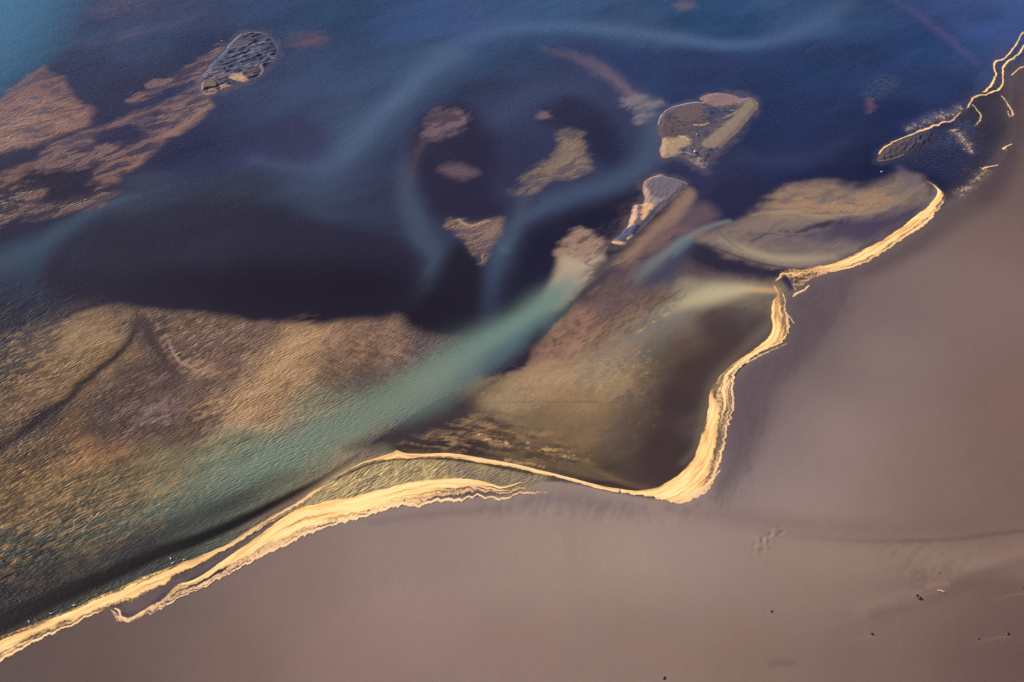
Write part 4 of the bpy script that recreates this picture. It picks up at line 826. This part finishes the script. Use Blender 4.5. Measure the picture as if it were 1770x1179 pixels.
# B: crescent
foam_strip('crescent_foam', [(190,1050,192,1060),(203,1058,197,1075),(222,1066,214,1080),(250,1052,240,1073),(280,1032,270,1065),(303,1010,302,1043),(335,1000,336,1028),(377,973,368,1014),(416,946,406,992),(454,919,437,977),(487,894,468,962),(521,874,505,944),(550,867,535,930),(575,862,572,917),(619,855,612,907),(661,843,648,893),(690,836,680,885),(720,829,722,882),(754,824,752,876),(800,824,795,871),(839,831,835,866),(872,838,868,870),(900,832,900,860),(930,832,930,858),(960,842,962,852)],
  'broad cream foam crescent with a scalloped lower edge beside the lagoon', [
  [(0,.5,.4,.7,.9,.6),(.06,.5,.45,.9,.9,.6),(.12,.4,.2,.7,.6,.4),(.18,.3,.25,.6,.3,.2)],
  [(.16,.2,.15,.5,.1,.3),(.22,.22,.2,.95,0,.15),(.3,.32,.3,1.2,0,.05),(.42,.42,.4,1.35,0,0),(.55,.4,.38,1.5,0,0),(.65,.4,.38,1.5,0,0),(.72,.33,.3,1.35,0,.05),(.8,.26,.18,1.1,.2,.2),(.88,.2,.07,.9,.4,.2),(.93,.1,.05,.6)],
  [(.1,.68,.14,.8,.9,.5),(.3,.74,.14,.85,.9,.5),(.5,.76,.15,.85,1,.5),(.64,.76,.15,.85,1,.4),(.75,.66,.18,.72,1,.5),(.86,.55,.08,.7,.9,.4),(.95,.5,.1,.4)],
  [(0,.94,.06,.9,.5,.8),(.3,.94,.06,1.15,.4,.7),(.6,.93,.07,1.2,.5,.6),(.8,.93,.06,1.15,.5,.6),(.92,.92,.07,.9,.6,.7),(1,.9,.1,.3)],
  [(.66,.48,.04,.8,.7,.5),(.75,.44,.05,1,.6,.4),(.86,.42,.05,1,.6,.4),(.9,.4,.04,.4)]], (.15,1.3), .12, 56, 15)
# C: the S-shaped band
foam_strip('curved_foam', [(1060,843,1050,850),(1100,847,1092,858),(1130,843,1130,867),(1150,833,1160,874),(1170,820,1197,872),(1184,806,1227,852),(1196,792,1245,817),(1205,770,1254,785),(1210,750,1260,759),(1219,722,1269,729),(1222,700,1273,700),(1224,682,1274,676),(1236,655,1275,652),(1256,634,1288,634),(1278,619,1306,619),(1303,601,1330,606),(1325,585,1355,594),(1334,566,1370,575),(1331,545,1369,552),(1333,522,1360,530),(1340,507,1358,512),(1333,490,1350,500)],
  'winding golden foam ribbon hooking round the head of the dark bay', [
  [(0,.5,.45,.5,.5,.3),(.2,.5,.46,.62,.5,.3),(.5,.5,.46,.56,.5,.4),(1,.5,.45,.5,.5,.4)],
  [(0,.5,.5,1.2,0,.1),(.08,.45,.45,1.5,0,0),(.2,.42,.42,1.55,0,0),(.3,.36,.34,1.4,0,0),(.38,.32,.3,1.25,0,.05),(.46,.28,.26,1.1,0,.05),(.52,.12,.12,.8,.3,.2),(.56,.05,.04,.4)],
  [(.22,.7,.1,.5,.1,.4),(.34,.66,.08,.6,.1,.4),(.46,.64,.05,.9,.1,.4),(.55,.62,.08,.95,.2,.2),(.62,.55,.16,1.1,.1,.1),(.7,.5,.34,1.35,0,0),(.78,.4,.4,1.4,0,0),(.85,.3,.28,1.3,0,0),(.92,.35,.3,1.2,0,0),(1,.4,.3,.7)],
  [(.14,.86,.12,.9,.5,.6),(.25,.88,.08,.9,.5,.5),(.4,.92,.05,1.0,.5,.5),(.55,.92,.06,1.05,.4,.5),(.66,.86,.09,1.1,.2,.3),(.75,.82,.14,1.2,0,.1),(.82,.86,.1,.9,.2,.2),(.92,.85,.08,.6,.4,.3),(.98,.8,.08,.4)],
  [(.56,.2,.06,.7,.6,.2),(.62,.25,.08,.8,.5,.2),(.68,.2,.1,.9,.3,.2)],
  [(.3,.78,.05,.55,.2,.5),(.45,.8,.04,.6,.2,.5),(.56,.78,.05,.6,.2,.5)]], (.1,.9), .12, 50, 25)
# D: right hand band
foam_strip('bank_foam', [(1352,466,1378,512),(1368,462,1388,502),(1386,463,1402,490),(1413,459,1424,478),(1442,453,1462,469),(1470,441,1503,456),(1501,426,1531,438),(1523,415,1558,420),(1552,395,1586,402),(1575,378,1612,381),(1597,360,1630,358),(1611,345,1641,337),(1618,332,1634,330),(1612,320,1620,322),(1600,313,1606,314)],
  'straight bright foam band along the right bank below the shoal', [
  [(0,.5,.45,.42,1,.3),(.3,.5,.46,.6,.6,.3),(.9,.5,.46,.55,.5,.3),(1,.5,.4,.3,.5,.3)],
  [(0,.25,.2,.56,1,.3),(.1,.3,.28,.72,1,.2),(.2,.38,.34,1.0,.8,.1),(.32,.4,.38,1.5,0,0),(.48,.36,.34,1.4,0,0),(.6,.34,.3,1.25,0,0),(.8,.4,.34,1.3,0,.05),(.9,.45,.3,1.1,0,.1),(1,.5,.3,.5,0,.3)],
  [(0,.75,.15,.5,1,.4),(.12,.8,.16,.6,1,.4),(.22,.85,.14,.9,.9,.4),(.34,.88,.12,1.1,.6,.3),(.5,.88,.12,1.0,.6,.4),(.7,.88,.12,1.1,.6,.4),(.84,.85,.12,.9,.5,.3),(.87,.85,.1,.2)]], (.1,.9), .12, 40, 35)
line_foam('foam_line', [(1770,52,2),(1755,79,2.2),(1741,96,2),(1731,104,2),(1721,107,2.2),(1719,118,2),(1721,131,2),(1712,149,2.4),(1704,157,2.4),(1692,161,2)], 'outermost thin foam line at the top right bank', 1.0, .4, seed=3, rag=.2)
line_foam('foam_line', [(1800,40,2),(1770,80,2.2),(1758,96,2.2),(1741,108,2.2),(1733,122,2),(1734,137,2.2),(1728,154,2.8),(1707,163,3.2),(1687,167,3),(1679,176,2.6),(1674,184,2.4),(1664,193,1.8)], 'inner foam line at the top right bank, thickest at its lower bend', 1.05, .4, seed=5, rag=.1)
line_foam('foam_line', [(1664,190,2),(1655,200,2.6),(1646,210,3.4),(1631,212,3.2),(1614,218,3),(1595,225,2.2),(1582,230,1.8),(1572,234,1.6),(1551,243,1.6),(1530,254,2.4),(1522,262,2),(1517,272,1.4)], 'foam line along the upper edge of the dark leaf-shaped bar', .95, .5, seed=7, rag=.35, pink=.5)
line_foam('foam_line', [(1778,112,1.6),(1768,116,1.8),(1758,122,1.8),(1747,131,1.6)], 'short foam line beside the frame edge at the top right', .95, .3, seed=9, rag=.2)
line_foam('foam_line', [(1679,180,2),(1688,190,2),(1695,200,2),(1690,212,2),(1682,220,2)], 'faint hooked foam trail below the bend of the inner line', .5, .6, seed=11, rag=.8, pink=.5)
line_foam('foam_line', [(1728,164,1.8),(1738,174,1.8),(1746,185,2),(1750,197,2),(1744,202,2),(1741,190,1.6)], 'faint looped foam trail on dark shallows by the right bank', .42, .6, seed=13, rag=.7, pink=.7)
line_foam('foam_line', [(1698,294,3),(1708,290,3),(1716,288,3),(1726,285,2)], 'short bright foam fleck on dark water, lower of two by the right bank', 1.0, .5, seed=15, rag=.6)
line_foam('foam_line', [(1732,258,2.4),(1740,253,2.4),(1750,249,2)], 'short bright foam fleck on dark water, upper of two by the right bank', .95, .5, seed=17, rag=.6)
line_foam('foam_line', [(1286,630,1.8),(1310,617,2.4),(1336,605,2.2),(1364,592,1.6)], 'faint grey foam line just outside the curved ribbon', .46, .3, seed=19, rag=.9, pink=1)
line_foam('foam_line', [(1202,864,3),(1222,848,2.6),(1234,828,2.2),(1246,810,1.8)], 'grey outer foam line at the bottom hook of the ribbon', .52, .5, seed=21, rag=.9, pink=1)
line_foam('foam_line', [(1352,505,1.2),(1357,520,1.4),(1356,535,1.4),(1365,548,1.6),(1374,562,1)], 'fine foam thread right of the neck of the ribbon', .5, .3, seed=23, rag=.8, pink=.8)
line_foam('foam_line', [(196,1052,2),(205,1056,2.6),(210,1066,2.4),(222,1070,2)], 'small foam curl joining the long band to the crescent', .95, .5, seed=25, rag=.5, pink=.5)

line_foam('foam_line', [(1560,228,5),(1600,212,7),(1640,198,8),(1668,184,5)], 'hazy lace of thin foam on the water above the leaf-shaped bar', .06, .8, seed=31, rag=1, pink=1)
line_foam('foam_line', [(1640,222,5),(1660,236,7),(1672,250,6),(1680,268,4)], 'hazy lace of thin foam right of the leaf-shaped bar', .05, .8, seed=33, rag=1, pink=1)
line_foam('foam_line', [(1712,292,5),(1696,304,6),(1676,322,6),(1652,342,5)], 'thin broken foam trail hugging the bank below the lower fleck', .05, .8, seed=35, rag=1, pink=1)
line_foam('foam_line', [(1338,486,2.5),(1348,478,4),(1362,474,5),(1378,476,5),(1392,472,4)], 'broken foam patch at the notch where the curved ribbon meets the straight band', .62, .8, seed=41, rag=1, pink=.2)
line_foam('foam_line', [(1368,512,3),(1376,510,3.5),(1388,504,3),(1402,494,3)], 'small foam lace on wet sand just below the notch between the two bands', .6, .8, seed=43, rag=1, pink=.4)
# ------------------------------------------------------------------ stones, driftwood, birds
rockM = plain_material('wet_basalt', (.035,.03,.03), .45, .4, 3, .06)
woodM = plain_material('bleached_driftwood', (.62,.44,.30), .8, .25, 4, .03)
paleM = plain_material('pale_clay', (.62,.50,.38), .8, .2, 4, .05)
whiteM = plain_material('gull_plumage', (.80,.80,.80), .7, .08, 6, .01)
greyM = plain_material('gull_mantle', (.35,.36,.38), .7, .1, 6, .01)
beakM = plain_material('gull_beak', (.6,.38,.05), .5, .1, 6, .005)
def ground_z(x, y):
    i = np.argmin((X[di]-x)**2+(Y[di]-y)**2); return Z[di][i]
def blob(name, px, py, s, m, seed, label, cat, group, rz=0, water=False, zoff=0.):
    r = random.Random(seed); bm = bmesh.new(); bmesh.ops.create_icosphere(bm, subdivisions=3, radius=1)
    a, b = r.uniform(0, 9), r.uniform(0, 9)
    planes = [(Vector((r.uniform(-1, 1), r.uniform(-1, 1), r.uniform(-.3, 1))).normalized(), r.uniform(.62, .85)) for _ in range(9)]
    for v in bm.verts:
        for n, d in planes:
            q = v.co.dot(n)
            if q > d: v.co -= n*(q-d)*.9
        k = 1+.10*math.sin(5*v.co.x+a)*math.sin(4*v.co.y+b)
        v.co = Vector((v.co.x*s[0]*k, v.co.y*s[1]*k, v.co.z*s[2]*k))
    me = bpy.data.meshes.new(name); bm.to_mesh(me); bm.free(); me.materials.append(m)
    o = bpy.data.objects.new(name, me); COL.objects.link(o)
    g = G(px, py); z = 0 if water else ground_z(*g)
    o.location = (g[0], g[1], z+s[2]*.35+zoff); o.rotation_euler = (0, 0, rz)
    return tag(o, label, cat, group)
RG_ = 'dark stones scattered on the sand flat'
blob('stone', 1588, 1040, (.62,.45,.40), rockM, 1, 'larger dark stone of the touching pair, nearest the pale driftwood splinter', 'stone', RG_, .4)
blob('stone', 1583, 1035, (.42,.34,.26), rockM, 2, 'smaller dark stone touching the upper left side of a larger one', 'stone', RG_, 1.1)
blob('stone', 1505, 1100, (.42,.38,.34), rockM, 3, 'lone black stone below and left of the stone pair', 'stone', RG_, .2)
blob('stone', 1739, 1100, (.46,.36,.34), rockM, 4, 'black stone with a pale sand trail, nearest the lower right corner', 'stone', RG_, .8)
blob('stone', 1689, 1109, (.26,.24,.2), rockM, 5, 'tiny dark stone just left of the corner stone', 'stone', RG_, .5)
blob('stone', 1333, 1061, (.5,.22,.2), rockM, 6, 'small dark sliver of stone, leftmost on the open flat', 'stone', RG_, .5)
blob('stone', 1622, 996, (.22,.2,.2), rockM, 7, 'tiny dark stone on rough sand above the driftwood splinter', 'stone', RG_, .5)
blob('stone', 1768, 1021, (.5,.4,.36), rockM, 8, 'dark stone cut by the right edge of the frame', 'stone', RG_, .5)
blob('pale_lump', 1524, 297, (.55,.3,.25), paleM, 9, 'small pale lump floating on navy water below the leaf-shaped bar', 'debris', None, .1, True)
blob('pale_lump', 384, 71, (.5,.35,.3), paleM, 10, 'small pale lump in the water left of the oval bar', 'debris', None, .1, True)
blob('pale_lump', 1201, 265, (.45,.45,.4), paleM, 11, 'yellowish pale lump near the foot of the pear-shaped bar', 'debris', None, .1, True, .7)
blob('pale_lump', 1205, 235, (.4,.32,.3), paleM, 12, 'pale lump in the middle hollow of the pear-shaped bar', 'debris', None, .1, True, .6)

def driftwood(px, py, ln, rad, ang, label, m=woodM, seed=0):
    r = random.Random(seed); bm = bmesh.new(); n = 12; k = 8; rings = []
    for i in range(n):
        t = i/(n-1); rr = rad*(.35+1.1*math.sin(math.pi*min(1, t*.9+.08))**.6)
        cx = (t-.5)*ln; cy = .06*ln*math.sin(t*4+seed)
        rings.append([bm.verts.new((cx, cy+rr*math.cos(2*math.pi*j/k)*(1+r.uniform(-.1, .1)), rr*math.sin(2*math.pi*j/k))) for j in range(k)])
    for i in range(n-1):
        for j in range(k): bm.faces.new((rings[i][j], rings[i+1][j], rings[i+1][(j+1) % k], rings[i][(j+1) % k]))
    bm.faces.new(rings[0]); bm.faces.new(rings[-1])
    bmesh.ops.recalc_face_normals(bm, faces=bm.faces)
    me = bpy.data.meshes.new('driftwood'); bm.to_mesh(me); bm.free(); me.materials.append(m)
    o = bpy.data.objects.new('driftwood', me); COL.objects.link(o); g = G(px, py)
    o.location = (g[0], g[1], ground_z(*g)+rad*.6); o.rotation_euler = (0, 0, ang)
    return tag(o, label, 'driftwood')
driftwood(1625, 1028, 2.0, .17, -.25, 'bleached driftwood splinter lying on the sand flat')
driftwood(1147, 1176, 1.2, .16, 1.2, 'dark driftwood stub at the bottom edge of the frame', plain_material('wet_driftwood', (.07,.045,.035), .6, .3, 4, .03), 2)

def lathe(profile, k=10):
    bm = bmesh.new(); rings = []
    for (x_, zc, rx, rz_) in profile:
        rings.append([bm.verts.new((x_, rx*math.cos(2*math.pi*j/k), zc+rz_*math.sin(2*math.pi*j/k))) for j in range(k)])
    for i in range(len(rings)-1):
        for j in range(k): bm.faces.new((rings[i][j], rings[i][(j+1) % k], rings[i+1][(j+1) % k], rings[i+1][j]))
    bm.faces.new(rings[0]); bm.faces.new(rings[-1][::-1]); bmesh.ops.recalc_face_normals(bm, faces=bm.faces)
    for f in bm.faces: f.smooth = True
    return bm
def put(name, bm, m, parent):
    me = bpy.data.meshes.new(name); bm.to_mesh(me); bm.free(); me.materials.append(m)
    o = bpy.data.objects.new(name, me); COL.objects.link(o); o.parent = parent; return o
def make_gull():
    root = bpy.data.objects.new('gull', None); COL.objects.link(root)
    put('body', lathe([(-.30,.14,.01,.01),(-.24,.135,.05,.03),(-.12,.12,.10,.075),(.02,.11,.125,.10),(.14,.13,.105,.09),(.21,.19,.06,.06),(.25,.24,.055,.055),(.30,.26,.05,.05),(.34,.255,.025,.025)]), whiteM, root)
    for s in (-1, 1):
        bm = lathe([(-.36,.17,.012,.008),(-.25,.17,.035,.02),(-.08,.165,.05,.045),(.08,.15,.045,.055),(.14,.15,.02,.03)])
        for v in bm.verts: v.co.y += s*.085
        put('wing', bm, greyM, root)
    bm = lathe([(.33,.25,.016,.016),(.37,.247,.012,.014),(.40,.24,.004,.006)]); put('beak', bm, beakM, root)
    return root
def kids(o): return [c for c in COL.objects if c.parent == o]
g0 = make_gull()
spots = [(295,966,'white gull on dark water, upper of the pair left of the long foam band'),(298,974,'white gull just below another, touching the edge of the long foam band'),(318,968,'white gull right of the close pair, at the foam edge'),
 (128,1047,'lone white gull at the foam edge midway along the lower left bank'),(88,1061,'white gull at the foam edge, second from the left frame edge'),(50,1075,'white gull at the foam edge nearest the left frame edge')]
for i, (px, py, lb) in enumerate(spots):
    o = g0
    if i:
        o = g0.copy(); COL.objects.link(o)
        for ch in kids(g0):
            c = ch.copy(); COL.objects.link(c); c.parent = o
    g = G(px, py); o.location = (g[0], g[1], .02); o.rotation_euler = (0, 0, random.uniform(0, 6)); o.scale = (1.25,)*3
    tag(o, lb, 'gull', 'gulls resting along the lower left foam edge')
